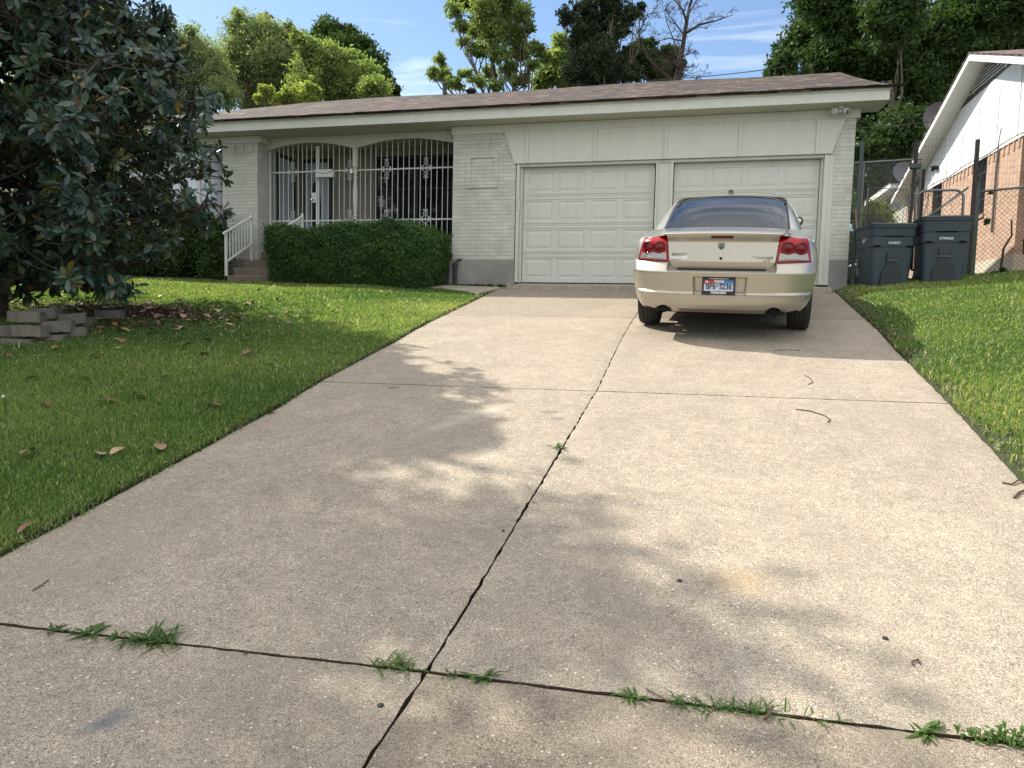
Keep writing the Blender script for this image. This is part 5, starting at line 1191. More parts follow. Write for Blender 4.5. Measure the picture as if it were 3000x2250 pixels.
tree('pecan_tree', 'dark pecan crown overhanging the white gable at the right edge', 'tree',
     [(2790, 60, 100), (2880, 20, 110), (2960, 80, 110), (2800, 180, 90), (2870, 130, 90), (2990, -20, 140), (2760, 260, 70), (3060, 120, 120)], 33, 52000, .11, 'leaf_deep', 15, 2880, trunk_r=.42, csize=.17, lob_depth=2.0, clump=30, shell=.3)
for args in (('tree seen only in gaps high up behind the magnolia leaves', [(60, 90, 120), (220, 60, 110), (330, 150, 90), (150, 230, 120), (330, 260, 80), (420, 210, 50)], 34, 30000, 16, 220),):
    tree('leafy_tree', 'pale green '+args[0], 'tree', args[1], args[2], args[3], .10, 'leaf_fresh', args[4], args[5], csize=.26)
# understorey through the gate
tree('shrub', 'yellow green bush glowing beyond the narrow gate', 'shrub', [(2555, 610, 22, 30), (2590, 640, 22, 40), (2540, 650, 20), (2575, 690, 30), (2600, 600, 16)], 21, 3500, .06, 'leaf_bright', 17, 2570, trunk_r=.03, lob_depth=.3, group=None, csize=.3)

# dead tree
dt_base = atD(1990, 900, 27); db = (float(dt_base[0]), float(dt_base[1]), float(prof(dt_base[1])))
DT = thing('dead_tree', 'leafless dead tree with bare forked branches right of the cedar', 'tree', db)
m = MB(); DR = random.Random(5)
def dpt(x, y, o=0.0): return Vector(atD(x, y, 27+o))
def twigs(P, r0, lvl):
    for i in range(1, len(P)):
        for _ in range(4):
            if DR.random() < .62:
                d = (P[i]-P[i-1]).normalized(); L = (P[i]-P[i-1]).length
                side = Vector((DR.uniform(-1, 1), DR.uniform(-.6, .6), DR.uniform(-.7, 1))); e = (d*.55+side*.75).normalized()*L*DR.uniform(.5, 1.15)
                a = P[i-1].lerp(P[i], DR.random()); Q = [a, a+e*.5+Vector((DR.uniform(-.05, .05), 0, DR.uniform(-.05, .08))), a+e]
                m.tube(Q, [r0*.45, r0*.3, .006], 4, cap=False)
                if lvl: twigs(Q, max(r0*.45, .010), lvl-1)
for pts, r0, r1 in (([(1990, 900), (1985, 500), (1982, 240), (1998, 150), (2012, 60), (2020, 20), (2035, -30)], .20, .05), ([(2012, 95), (2050, 72), (2100, 60), (2150, 42)], .075, .012), ([(2010, 60), (2000, 30), (1975, 0), (1960, -20)], .06, .02),
                    ([(2013, 50), (2030, 20), (2048, -15)], .05, .02), ([(1985, 250), (1930, 205), (1900, 170), (1878, 130), (1872, 95), (1888, 60), (1900, 30)], .10, .015), ([(2003, 120), (1960, 112), (1910, 125)], .04, .01), ([(1990, 200), (1960, 175), (1930, 170)], .06, .012),
                    ([(1988, 215), (2010, 195), (2000, 205)], .07, .03), ([(1985, 228), (2020, 222), (2060, 222)], .025, .008), ([(1996, 165), (2040, 150), (2050, 158)], .03, .008), ([(1990, 190), (1975, 120), (1955, 70), (1945, 30)], .04, .01), ([(2005, 105), (1980, 70), (1960, 45), (1950, 20)], .04, .01), ([(1925, 205), (1960, 200), (1985, 195)], .03, .012)):
    P = [dpt(x, y, DR.uniform(-.3, .3)) for x, y in pts]
    m.tube(P, [.72*(r0+(r1-r0)*i/(len(P)-1)) for i in range(len(P))], 6)
    if r0 < .2: twigs(P, r0*.4 if r0 > .05 else .02, 2)
m.build('trunk', M['deadwood'], DT, off=db, fix=False)

# clipped hedge
hb = (-2.9, -.6, -.2); HG = thing('hedge', 'dense box shaped clipped hedge in front of the porch', 'hedge', hb)
M['leaf_hedge'] = leafmat('hedge_leaves', (0.026, 0.068, 0.019), (0.085, 0.155, 0.038), .28, nscale=3.0)
r = np.random.default_rng(31); N = 62000
x0, x1, y0, y1, z0, z1 = -4.76, -1.36, -1.42, -.12, -.20, .97
def hedge_pts(N, r, inset=0.0):
    face = r.choice(5, N, p=[.40, .28, .12, .12, .08]); u = r.random(N); v = r.random(N)
    x = x0+(x1-x0)*u; y = y0+(y1-y0)*v; z = z0+(z1-z0)*v
    P = np.stack([x, np.full(N, y0), z0+(z1-z0)*v], 1)
    P[face == 1] = np.stack([x, y, np.full(N, z1)], 1)[face == 1]
    P[face == 2] = np.stack([np.full(N, x0), y0+(y1-y0)*u, z0+(z1-z0)*v], 1)[face == 2]
    P[face == 3] = np.stack([np.full(N, x1), y0+(y1-y0)*u, z0+(z1-z0)*v], 1)[face == 3]
    P[face == 4] = np.stack([x, np.full(N, y1), z0+(z1-z0)*v], 1)[face == 4]
    c = np.array([(x0+x1)/2, (y0+y1)/2, (z0+z1)/2]); h = np.array([(x1-x0)/2, (y1-y0)/2, (z1-z0)/2])
    q = (P-c)/h; nr_ = np.array([7.0, 5.0, 5.0]); lim = (np.abs(q)**10).sum(1)**(1/10); q = q/np.maximum(lim, 1e-6)[:, None]
    P = c+q*h; t_ = (P[:, 2]-z0)/(z1-z0)
    P[:, 0] = c[0]+(P[:, 0]-c[0])*(1-.07*(1-t_)**2-.03*t_**4)
    P[:, 1] = c[1]+(P[:, 1]-c[1])*(1-.10*(1-t_)**2)
    P[:, 2] += .04*np.sin(P[:, 0]*2.1+.4)*t_-.07*sm((P[:, 0]+1.7)/.5)*t_**2+.03*np.sin(P[:, 0]*5.3)*t_
    b = .030*noise2(P[:, 0]*1.0+P[:, 1], P[:, 2], 5, 2)[:, None]+.020*noise2(P[:, 0]+P[:, 1], P[:, 2], 14, 6)[:, None]; return P+(q*b)
P = hedge_pts(N, r); c = np.array([(x0+x1)/2, (y0+y1)/2, (z0+z1)/2]); nrm = P-c; nrm[:, 0] *= .2; nrm /= np.linalg.norm(nrm, axis=1)[:, None]
P = P-nrm*np.abs(r.normal(0, .030, N))[:, None]+nrm*((r.random(N) < .10)*r.uniform(.02, .09, N))[:, None]
n_ = nrm+r.normal(size=(N, 3))*.9; n_ /= np.linalg.norm(n_, axis=1)[:, None]; a = np.cross(n_, r.normal(size=(N, 3))); a /= np.linalg.norm(a, axis=1)[:, None]; b_ = np.cross(n_, a); s = .020*r.uniform(.6, 1.5, N)[:, None]
V = np.stack([P-a*s, P-b_*s*.6, P+a*s, P+b_*s*.6], 1).reshape(-1, 3)
npobj('foliage', V, np.arange(N*4).reshape(N, 4), M['leaf_hedge'], HG, hb, tint=np.clip(.35+.25*noise2(P[:, 0], P[:, 2], 4, 8)+r.normal(0, .25, N), 0, 1))
# unseen solid core added to keep the light from leaking through
m = MB(); m.bbox(x0+.14, y0+.12, z0-.1, x1-.14, y1-.1, z1-.14, .12); m.build('light_block_core', M['leaf_hedge'], HG, off=hb)

# shrubs under the bay window
def shrub(name, label, lobes, n, size, mat, seed, **kw):
    bx = (lobes[0][0], lobes[0][1], float(lawn(lobes[0][0], lobes[0][1]))); s_ = thing(name, label, 'shrub', bx, 0, 'shrubs along the left wall')
    foliage('foliage', lobes, n, size, M[mat], s_, seed, off=bx, **kw); mm = MB()
    for i, l in enumerate(lobes): limb(mm, bx, l[:3], .022, .008, seed+i, .1, 4, 5)
    mm.build('stems', M['bark'], s_, off=bx, fix=False)
shrub('shrub', 'rounded leafy shrub beside the left handrail, topped by a few loose sprays', [(-6.35, -.75, .55, .42, .38, .55), (-6.75, -.8, .85, .42, .38, .50), (-6.2, -.6, .95, .25, .25, .30), (-6.9, -.75, .3, .45, .4, .45), (-6.5, -.7, 1.22, .18, .18, .16), (-6.15, -.9, .15, .3, .3, .35)], 16000, .038, 'leaf_dark', 41, csize=.28)
shrub('shrub', 'dark shrub under the bay window, half hidden behind the magnolia', [(-7.7, -.9, .45, .6, .45, .55), (-8.3, -.9, .6, .6, .45, .6), (-7.9, -.8, .9, .45, .35, .35)], 14000, .04, 'leaf_dark', 42, csize=.28)
shrub('shrub', 'dark shrub against the left wall, seen below the magnolia branches', [(-9.3, -.8, .5, .7, .5, .65), (-10.2, -.8, .55, .7, .5, .7), (-11.1, -.8, .6, .7, .5, .7), (-9.8, -.6, 1.0, .6, .4, .4)], 18000, .045, 'leaf_dark', 43, csize=.28)

# ------------------------------------------------------------------ magnolia
mb0 = np.array([-5.18, -6.62, 0.0]); mb0[2] = float(lawn(mb0[0], mb0[1]))-.05
MG = thing('magnolia', 'large dark magnolia with big leathery leaves at the left edge of the lawn', 'tree', mb0.tolist())
t = NT('magnolia_leaf'); at = t.node('ShaderNodeAttribute'); at.attribute_name = 'tint'; g_ = t.node('ShaderNodeNewGeometry')
topc = t.ramp(at.outputs['Fac'], [(0.0, (0.022, 0.046, 0.036)), (0.5, (0.043, 0.078, 0.055)), (0.80, (0.070, 0.112, 0.062)), (0.90, (0.22, 0.16, 0.03)), (0.96, (0.24, 0.085, 0.03)), (1.0, (0.16, 0.07, 0.035))])
bot = t.mix(.22, topc, (0.070, 0.060, 0.030)); colm = t.mix(g_.outputs['Backfacing'], topc, bot)
t.set(Base_Color=colm, Roughness=.29); t.b.inputs['Specular IOR Level'].default_value = .5
tr = t.node('ShaderNodeBsdfTranslucent'); t.link(t.mix(1.0, topc, (1.5, 1.6, .5), 'MULTIPLY'), tr.inputs[0]); mx = t.node('ShaderNodeMixShader'); mx.inputs[0].default_value = .14
t.link(t.b.outputs[0], mx.inputs[1]); t.link(tr.outputs[0], mx.inputs[2]); t.link(mx.outputs[0], t.out.inputs[0]); M['mag'] = t.m
MR = random.Random(99); mr_ = np.random.default_rng(99)
HT = 6.5
def crownR(h): return float(np.interp(h, [.6, .85, 1.2, 1.7, 2.4, 2.8, 3.15, 3.6, 4.1, 5.0, 5.7, 6.2, 6.5], [.4, 1.8, 2.55, 2.7, 2.8, 2.8, 2.65, 2.25, 2.25, 2.0, 1.4, .8, .1]))
m = MB(); TP = [mb0+np.array([.03*math.sin(h*1.3), .03*math.cos(h), h]) for h in np.linspace(-.1, HT-.4, 16)]
m.tube([tuple(p) for p in TP], [.19*(1-i/15.5)+.012 for i in range(16)], 12)
tips = []
def mag_branch(h0, az, R_, up):
    a = mb0+np.array([0, 0, h0]); P = [a]; n = 6
    for i in range(1, n+1):
        s = i/n; rr2 = R_*s; P.append(mb0+np.array([rr2*math.cos(az+.25*math.sin(s*3+h0)), rr2*math.sin(az+.25*math.sin(s*3+h0)), h0+up*s**1.3+.10*math.sin(s*4+az*3)]))
    m.tube([tuple(p) for p in P], [max(.009, .055*(1-h0/14)*(1-s*.9)) for s in np.linspace(0, 1, n+1)], 6, cap=False)
    for i in range(2, n+1):
        for q in range(16 if i > 3 else 7):
            d = np.array([MR.uniform(-1, 1), MR.uniform(-1, 1), MR.uniform(-.55, .8)]); d /= np.linalg.norm(d); L = MR.uniform(.18, .62)*(1 if R_ > 1 else .6)
            b0 = P[i-1]+(P[i]-P[i-1])*MR.random(); e = b0+d*L; 
            hh = e[2]-mb0[2]; rad = math.hypot(e[0]-mb0[0], e[1]-mb0[1])
            if hh < ((.74+.30*max(0, (e-mb0)@np.array([.75, -.66, 0])/2.6)) if h0 > .6 else .42): continue
            if rad > crownR(hh)*1.04: e = b0+(e-b0)*.35
            m.tube([tuple(b0), tuple((b0+e)/2+np.array([0, 0, -.03])), tuple(e)], [.010, .008, .005], 4, cap=False); tips.append((e, (e-b0)/np.linalg.norm(e-b0)))
        if i == n: tips.append((P[i], (P[i]-P[i-1])/np.linalg.norm(P[i]-P[i-1])))
k = 0; h = .85
for az_ in (-.25, .10, -.9): mag_branch(.50, az_, 2.0, .02)
while h < HT-.3:
    nb = 7 if h < 6 else 5
    for q in range(nb):
        az = k*2.39996+MR.uniform(-.25, .25); hh = h+MR.uniform(-.15, .15); up = MR.uniform(.1, .9) if h > 1.2 else MR.uniform(-.15, .4)
        Rm = crownR(min(HT, max(.36, hh+up)))*MR.uniform(.80, 1.04); mag_branch(max(.35, hh), az, Rm, up); k += 1
    h += .34 if h < 3.2 else .42
# the low bough that hangs into view over the sunlit grass
lowP = [atD(-20, 880, 9.9), atD(60, 858, 9.6), atD(130, 842, 9.3), atD(200, 838, 9.1), atD(262, 826, 9.0), atD(300, 822, 8.9)]
m.tube([tuple(p) for p in lowP], [.028, .022, .018, .014, .010, .006], 6, cap=False)
low2 = [atD(-10, 900, 9.8), atD(50, 868, 9.5), atD(90, 835, 9.4), atD(120, 800, 9.3)]
m.tube([tuple(p) for p in low2], [.020, .015, .012, .010], 6, cap=False)
for (x, y, dd) in ((70, 862, 9.5), (95, 870, 9.4), (60, 835, 9.4), (150, 838, 9.3), (200, 842, 9.1), (225, 836, 9.1), (262, 830, 9.0), (290, 832, 8.95), (304, 824, 8.9), (300, 806, 8.9), (120, 806, 9.3), (180, 815, 9.2)):
    tips.append((atD(x, y, dd), np.array([.6, -.2, -.75])))
m.build('trunk', M['bark'], MG, off=mb0, smooth=True, fix=False)
# leaves in whorls at the twig tips
prof_l = [(0, .0), (.14, .07), (.38, .17), (.62, .195), (.84, .125), (1.0, .0)]
V = []; F = []; TN = []
for (e, d) in tips:
    nl = MR.randint(7, 13); lsc = MR.uniform(.7, 1.1); d = Vector(d); d = (d+Vector((0, 0, .35))).normalized(); u = d.orthogonal().normalized(); v = d.cross(u); ph = MR.random()*6.28
    wt_ = MR.gauss(.45, .16)
    for i in range(nl):
        a = ph+i*2.4; out = u*math.cos(a)+v*math.sin(a); el = MR.uniform(.10, .75); ax = (out*(1-el*.35)+d*el).normalized()
        sag = MR.random()
        if sag < .5: ax = (ax+Vector((0, 0, -MR.uniform(.4, 1.3)))).normalized()
        L = MR.uniform(.095, .18)*lsc; side = ax.cross(d if abs(ax.dot(d)) < .95 else Vector((0, 0, 1))).normalized(); up_ = side.cross(ax).normalized()
        rot = MR.uniform(-.6, .6); side, up_ = side*math.cos(rot)+up_*math.sin(rot), up_*math.cos(rot)-side*math.sin(rot)
        o_ = Vector(e)+d*MR.uniform(-.07, .02)+ax*.012; b0 = len(V); curl = MR.uniform(-.10, .22)
        for (s, w_) in prof_l:
            cpt = o_+ax*(L*s)-up_*(L*curl*s*s)
            if w_ == 0: V.append(cpt)
            else: V += [cpt-side*(L*w_)+up_*(L*w_*.28), cpt, cpt+side*(L*w_)+up_*(L*w_*.28)]
        # indices: 0 | 1 2 3 | 4 5 6 | 7 8 9 | 10 11 12 | 13
        F += [(b0, b0+2, b0+1), (b0, b0+3, b0+2)]
        for q in (1, 4, 7): F += [(b0+q, b0+q+1, b0+q+4, b0+q+3), (b0+q+1, b0+q+2, b0+q+5, b0+q+4)]
        F += [(b0+10, b0+11, b0+13), (b0+11, b0+12, b0+13)]
        x = MR.random(); tv = min(.84, max(0, wt_+MR.gauss(0, .14)))
        if x < .022: tv = MR.uniform(.88, 1.0)
        TN += [tv]*10
print('magnolia tips', len(tips), 'faces', len(F))
npobj('crown', np.array([tuple(p) for p in V]), F, M['mag'], MG, mb0, smooth=True, tint=TN)

# street tree outside the picture on the left: its crown shades the near slabs
sb = (-7.6, -9.2, float(lawn(-7.6, -9.2))); SA = thing('street_tree', 'shade tree standing left of the picture, known by the dappled shadow on the near slabs', 'tree', sb)
LS = [(-7.5, -9.0, 7.0, 1.7, 1.7, 1.3), (-8.2, -9.8, 6.2, 1.6, 1.6, 1.2), (-7.0, -10.1, 6.6, 1.5, 1.5, 1.2), (-8.3, -8.2, 6.8, 1.4, 1.4, 1.1), (-7.4, -11.0, 5.8, 1.4, 1.4, 1.1), (-6.3, -9.5, 7.3, 1.1, 1.1, .9), (-8.8, -10.6, 7.0, 1.4, 1.4, 1.1), (-7.9, -11.6, 7.2, 1.2, 1.2, 1.0), (-6.7, -8.3, 6.4, 1.4, 1.4, 1.2), (-7.1, -7.7, 7.5, 1.3, 1.3, 1.1), (-8.1, -7.1, 7.1, 1.5, 1.5, 1.2), (-7.4, -8.6, 5.4, 1.3, 1.3, 1.1), (-5.7, -7.9, 7.4, 1.0, 1.0, .9), (-6.4, -9.0, 8.0, 1.1, 1.1, .9)]
LS = [(l[0]-.6, *l[1:]) for l in LS if l[2] < 7.9]
foliage('crown', LS, 26000, .11, M['leaf_fresh'], SA, 61, off=sb, csize=.30, clump=34)
m = MB(); TT = limb(m, sb, (-7.6, -9.6, 6.6), .22, .05, 9, .05, 8, 8)
for i, l in enumerate(LS): limb(m, TT[5], l[:3], .08, .02, 90+i, .12, 6, 5)
m.build('trunk', M['bark'], SA, off=sb, smooth=True, fix=False)

# ------------------------------------------------------------------ retaining blocks round the magnolia
def gl(x, y): return float(lawn(x, y))
def px_ground(x, y):
    d = ray(x, y); t0 = 1.5
    for tt in np.arange(1.5, 40, .01):
        P = CAM+d*tt
        inside = eL(P[1]) < P[0] < eR(P[1]); zz = float(prof(P[1])) if inside else gl(P[0], P[1])
        if P[2] <= zz: return P
    return CAM+d*15
SR = random.Random(4)
def block(x, y, z, ang, w, d, h, label, tilt=0.0):
    r = thing('retaining_block', label, 'stone block', (x, y, z), ang, 'edging blocks round the magnolia')
    m = MB(); n = 8; top = []; bot = []
    pts = [(-w/2+.02, d/2), (-w/2, -d*.2)]+[(-w/2+w*i/n, -d*.2-.32*d*math.sin(math.pi*i/n)**.7-SR.uniform(0, .008)) for i in range(1, n)]+[(w/2, -d*.2), (w/2-.02, d/2)]
    m.prism(pts, 0, h, 'xy'); tl2 = SR.uniform(-.06, .06); m.v = [(a+SR.uniform(-.007, .007), b_+SR.uniform(-.008, .008), c+tilt*a+tl2*b_+SR.uniform(-.004, .004)) for a, b_, c in m.v]
    o = m.build('block', M['stone'], r)
    return r
def bl(px, py, lift, ang, w, label, tilt=0.0, h=.118):
    p = px_ground(px, py); return block(p[0], p[1], p[2]+lift, math.radians(ang+SR.uniform(-9, 9)), w, .20, h, label, tilt)
bl(51, 1004, -.075, 8, .40, 'long low grey edging block at the bottom of the heap, mostly buried')
bl(143, 995, -.065, 14, .36, 'grey edging block of the bottom row, half buried under two others')
bl(215, 984, -.02, 28, .28, 'grey edging block under the tilted one, right end of the heap')
bl(84, 1001, .055, 6, .39, 'big grey edging block with a rounded front, middle row left')
bl(167, 988, .060, 18, .34, 'grey edging block in the centre of the middle row, turned slightly right', .04)
bl(213, 972, .085, 34, .29, 'grey edging block turned well to the right, top right of the heap', .10)
bl(78, 988, .165, 5, .38, 'flat fronted grey edging block on top of the heap')
bl(128, 966, .13, 8, .37, 'grey edging block lying behind the top one', .03)
bl(260, 952, -.02, 15, .13, 'small broken piece of edging block in the leaf litter')
bl(320, 934, -.01, 10, .33, 'single grey edging block apart from the heap, on the right')
bl(8, 985, .0, -40, .40, 'edging block at the left edge of the picture, turned the other way')

# ------------------------------------------------------------------ fallen leaves
t = NT('dead_magnolia_leaf'); oi = t.node('ShaderNodeObjectInfo'); g_ = t.node('ShaderNodeNewGeometry')
c1 = t.ramp(oi.outputs['Random'], [(0.0, (0.20, 0.10, 0.055)), (0.35, (0.30, 0.15, 0.08)), (0.6, (0.38, 0.24, 0.14)), (0.8, (0.42, 0.20, 0.06)), (1.0, (0.50, 0.40, 0.30))])
t.set(Base_Color=t.mix(t.noise(t.obj(), 30, 3), t.mix(.5, c1, (0.08, 0.045, 0.03)), c1), Roughness=.45); M['dead'] = t.m
protos = []
LR_ = random.Random(12)
for q in range(4):
    V = []; F = []; L = 1.0; nseg = 7; cu, tw, bn = LR_.uniform(.15, .5), LR_.uniform(-.5, .5), LR_.uniform(-.25, .25)
    for i in range(nseg+1):
        s = i/nseg; w_ = .27*math.sin(math.pi*min(1, max(0, s))**.85)**.8 if 0 < i < nseg else .01
        cz = .28*cu*math.sin(math.pi*s); a = tw*(s-.5)
        for sd_ in (-1, 0, 1): V.append((s-.5, bn*(s-.5)**2+sd_*w_*math.cos(a), .03+cz+abs(sd_)*w_*.55*cu+sd_*w_*math.sin(a)))
    for i in range(nseg):
        for j in range(2): F.append((i*3+j, i*3+j+1, i*3+j+4, i*3+j+3))
    protos.append((V, F))
LEAFG = 'fallen leaves scattered on the lawn'
pm = []
for q, (V, F) in enumerate(protos):
    o = npobj('fallen_leaf', np.array(V), F, M['dead'], smooth=True); pm.append(o)
used = set()
def put_leaf(x, y, z, s, label, q=None):
    q = LR_.randrange(4) if q is None else q; p = pm[q]
    if q in used: p = p.copy(); COL.objects.link(p)
    used.add(q); p.location = (x, y, z); p.scale = (s, s, s); p.rotation_euler = (LR_.uniform(-.3, .3), LR_.uniform(-.35, .35), LR_.uniform(0, 6.28))
    tag(p, label, 'leaf', LEAFG)
def zone(x, y):
    c = 'curled brown magnolia leaf '
    if y < 665: return c+('on the sunlit grass in front of the hedge' if x > 500 else 'on the sunlit grass left of the handrail' if x > 300 else 'on the sunlit grass behind the edging blocks')
    if y < 725: return c+('on the sunlit grass beside the driveway' if x > 560 else 'at the edge of the tree shadow in mid lawn' if x > 380 else 'just right of the single edging block')
    if y < 790: return c+('at the end of the tree shadow near the driveway' if x > 400 else 'in the shade in front of the edging blocks' if x > 170 else 'in the shade left, below the edging blocks')
    if y < 900: return c+('in the shade on the lawn right beside the driveway' if x > 420 else 'in the deep shade of the middle lawn')
    return c+'on the nearest shaded grass, bottom left'
GEN = 'curled brown magnolia leaf lying on the grass of the front lawn'
for (x, y) in ((730, 722), (830, 690), (440, 775), (590, 800), (355, 827), (235, 880), (460, 890), (215, 995), (255, 990), (527, 741), (535, 770), (512, 820), (205, 778), (215, 772), (260, 741), (340, 690), (150, 700), (560, 632), (620, 640), (520, 667), (550, 655), (625, 704), (600, 652), (290, 862), (300, 870), (345, 980), (100, 885), (60, 992), (120, 760), (15, 778), (265, 745), (420, 700), (445, 690), (470, 715), (395, 690), (360, 680), (380, 720), (310, 705), (330, 720), (445, 745), (500, 725), (755, 705), (725, 680), (70, 830), (130, 765), (165, 640), (255, 640), (290, 662), (350, 645), (390, 655), (315, 641), (55, 1160), (350, 740), (405, 755), (180, 830), (245, 700), (260, 760)):
    p = px_ground(x*1.35624, y*1.35624); put_leaf(p[0], p[1], gl(p[0], p[1])+.040, LR_.uniform(.09, .155), zone(x, y))
for i in range(150):
    x = -4.2+LR_.gauss(0, 1.25); y = -5.85+LR_.gauss(0, .62)
    if x > -.9 or (x+5.18)**2+(y+6.62)**2 < .09: continue
    put_leaf(x, y, gl(x, y)+LR_.uniform(.015, .05), LR_.uniform(.08, .15), 'brown magnolia leaf in the litter, '+('right of the single edging block' if x > -3.6 else 'between the single block and the heap of blocks' if x > -4.3 else 'behind the heap of edging blocks' if x > -5.0 else 'round the foot of the magnolia trunk'))
pp = px_ground(2057*1.35624, 880*1.35624); put_leaf(float(eR(pp[1]))+.02, pp[1], float(prof(pp[1]))+.02, .085, 'bright orange leaf standing on the right edge of the driveway', 0)
pp = px_ground(565*1.35624, 887*1.35624); put_leaf(float(eL(pp[1]))+.03, pp[1], float(prof(pp[1]))+.012, .11, 'brown leaf hanging over the left edge of the driveway', 1)
for (x, y) in ((2.0, 1), (1.2, 2)): pass
# leaf mould and twigs: stuff
r = np.random.default_rng(77); N = 9000
x = -4.0+r.normal(0, 1.1, N); y = -5.7+r.normal(0, .42, N); k = (x < -1.4) & ((x+5.18)**2+(y+6.62)**2 > .05); x, y = x[k], y[k]; N2 = 1500
ya = r.uniform(-11.5, -2, N2); xa = eR(ya)+np.abs(r.normal(.02, .09, N2)); yb3 = r.uniform(-11.5, -2, 900); xb = eL(yb3)-np.abs(r.normal(.0, .03, 900))
x = np.concatenate([x, xa, xb]); y = np.concatenate([y, ya, yb3]); N = len(x); z = lawn(x, y)+r.uniform(.0, .022, N)
s = r.uniform(.010, .035, N)*np.concatenate([np.full(N-N2-900, 1.3), np.full(N2+900, .6)]); a = r.uniform(0, 6.28, N); w_ = s*r.uniform(.15, .55, N); tl = r.uniform(-.4, .4, N)*s
V = np.stack([np.stack([x-np.cos(a)*s, y-np.sin(a)*s, z-tl], 1), np.stack([x+np.sin(a)*w_, y-np.cos(a)*w_, z+.004], 1), np.stack([x+np.cos(a)*s, y+np.sin(a)*s, z+tl], 1), np.stack([x-np.sin(a)*w_, y+np.cos(a)*w_, z+.004], 1)], 1).reshape(-1, 3)
t = NT('leaf_mould'); at = t.node('ShaderNodeAttribute'); at.attribute_name = 'tint'; t.set(Base_Color=t.ramp(at.outputs['Fac'], [(0, (.05, .032, .022)), (.5, (.14, .085, .05)), (.85, (.26, .18, .11)), (1, (.42, .36, .28))]), Roughness=.8); M['mould'] = t.m
tag(npobj('leaf_litter', V, np.arange(N*4).reshape(N, 4), M['mould'], tint=r.random(N)), 'dry brown litter under the magnolia and along the driveway edges', 'litter', kind='stuff')

# ------------------------------------------------------------------ weeds in the joints
M['weed'] = leafmat('weed_leaves', (0.035, 0.085, 0.015), (0.095, 0.165, 0.035), .35, nscale=8)
WR = random.Random(8)
def weed(x, y, z, kind, s, label, spread=1.0):
    o = thing('weed', label, 'weed', (x, y, z), 0, 'weeds growing in the driveway joints'); V = []; F = []; TN = []
    n = {'grass': int(70*spread), 'rosette': 26, 'tuft': 14, 'herb': 110}[kind]
    for i in range(n):
        a = WR.uniform(0, 6.28); ox = WR.gauss(0, .045*spread if kind == 'grass' else .012*spread*(3 if kind == 'herb' else 1)); oy = WR.gauss(0, .010)
        if kind == 'herb': ox, oy = WR.gauss(0, .05*spread), WR.gauss(0, .02)
        L = s*WR.uniform(.5, 1.15)*(.35 if kind == 'herb' else 1); el = WR.uniform(.25, 1.3) if kind != 'rosette' else WR.uniform(.25, 1.1)
        w_ = L*(.04 if kind in ('grass', 'tuft') else .085 if kind == 'rosette' else .35)
        oz = WR.uniform(0, .05) if kind == 'herb' else 0
        b0 = len(V); nsg = 4
        for j in range(nsg+1):
            q = j/nsg; rad = L*q*math.cos(el*(1-.45*q)); hh = L*q*math.sin(el*(1-.45*q))-L*.16*q*q; wj = w_*(math.sin(math.pi*min(q*.85+.12, 1))) if j < nsg else .0004
            for sd_ in (-1, 1): V.append((ox+rad*math.cos(a)-sd_*wj*math.sin(a), oy+rad*math.sin(a)+sd_*wj*math.cos(a), max(.002, hh)+oz-.015*(j == 0)))
        for j in range(nsg): F.append((b0+2*j, b0+2*j+1, b0+2*j+3, b0+2*j+2)); TN.append(min(1, max(0, WR.gauss(.5, .25))))
    npobj('leaves', np.array(V), F, M['weed'], o, tint=TN)
def wd(px, py, kind, s, label, spread=1.0):
    p = px_ground(px*1.35624, py*1.35624)
    # sit in the joint
    y = J[1](p[0]) if abs(p[1]-J[1](p[0])) < .25 else p[1]
    weed(p[0], y, float(prof(y))-.012, kind, s, label, spread)
wd(125, 1358, 'rosette', .055, 'low leafy weed at the far left of the near joint')
wd(205, 1362, 'rosette', .085, 'spiky green weed second from the left in the near joint')
wd(250, 1372, 'rosette', .045, 'tiny weed just left of the big grass tuft')
wd(335, 1384, 'grass', .115, 'largest tuft of long grass in the near joint, left part', 1.1)
wd(300, 1392, 'grass', .09, 'grass blades sprawling left out of the largest tuft', .6)
wd(540, 1402, 'rosette', .028, 'single tiny seedling in the rust coloured part of the joint')
wd(862, 1430, 'grass', .095, 'grass tuft just left of where the two joints cross', .8)
wd(985, 1447, 'rosette', .035, 'very small weed right of the crossing of the joints')
wd(1045, 1452, 'rosette', .075, 'star shaped weed right of the crossing of the joints')
wd(1130, 1464, 'tuft', .03, 'thin moss like growth between two weeds in the near joint', 3)
wd(1368, 1492, 'rosette', .07, 'broad leaved weed with a dark upright leaf in the near joint')
wd(1485, 1503, 'grass', .07, 'fine grass tuft left of a dead brown leaf in the near joint', .8)
wd(1570, 1512, 'grass', .065, 'dark grass tuft round a dead brown leaf in the near joint', .9)
wd(1640, 1520, 'grass', .075, 'dark grass tuft right of a dead brown leaf in the near joint', .7)
wd(1790, 1533, 'tuft', .075, 'few thin upright blades in the right part of the near joint', 3)
wd(1985, 1556, 'rosette', .08, 'open weed with long pale leaves near the right end of the joint')
wd(2150, 1578, 'herb', .055, 'feathery creeping weed at the right end of the near joint', 1.3)
wd(1208, 966, 'rosette', .075, 'small weed halfway up the long centre joint')
wd(1152, 1084, 'tuft', .05, 'thin weed in the centre joint below the middle')
wd(1303, 779, 'tuft', .07, 'small weed high up in the centre joint')
wd(1366, 700, 'tuft', .06, 'weed in the centre joint beside the rear tyre')
for q, x in enumerate((1010, 1065, 1150, 1185, 1255, 1345)):
    wd(x, 680.5, 'tuft', .045, ['leftmost', 'second', 'third', 'fourth', 'fifth', 'rightmost'][q]+' of the small grass sprigs in the joint nearest the garage', 2.2)
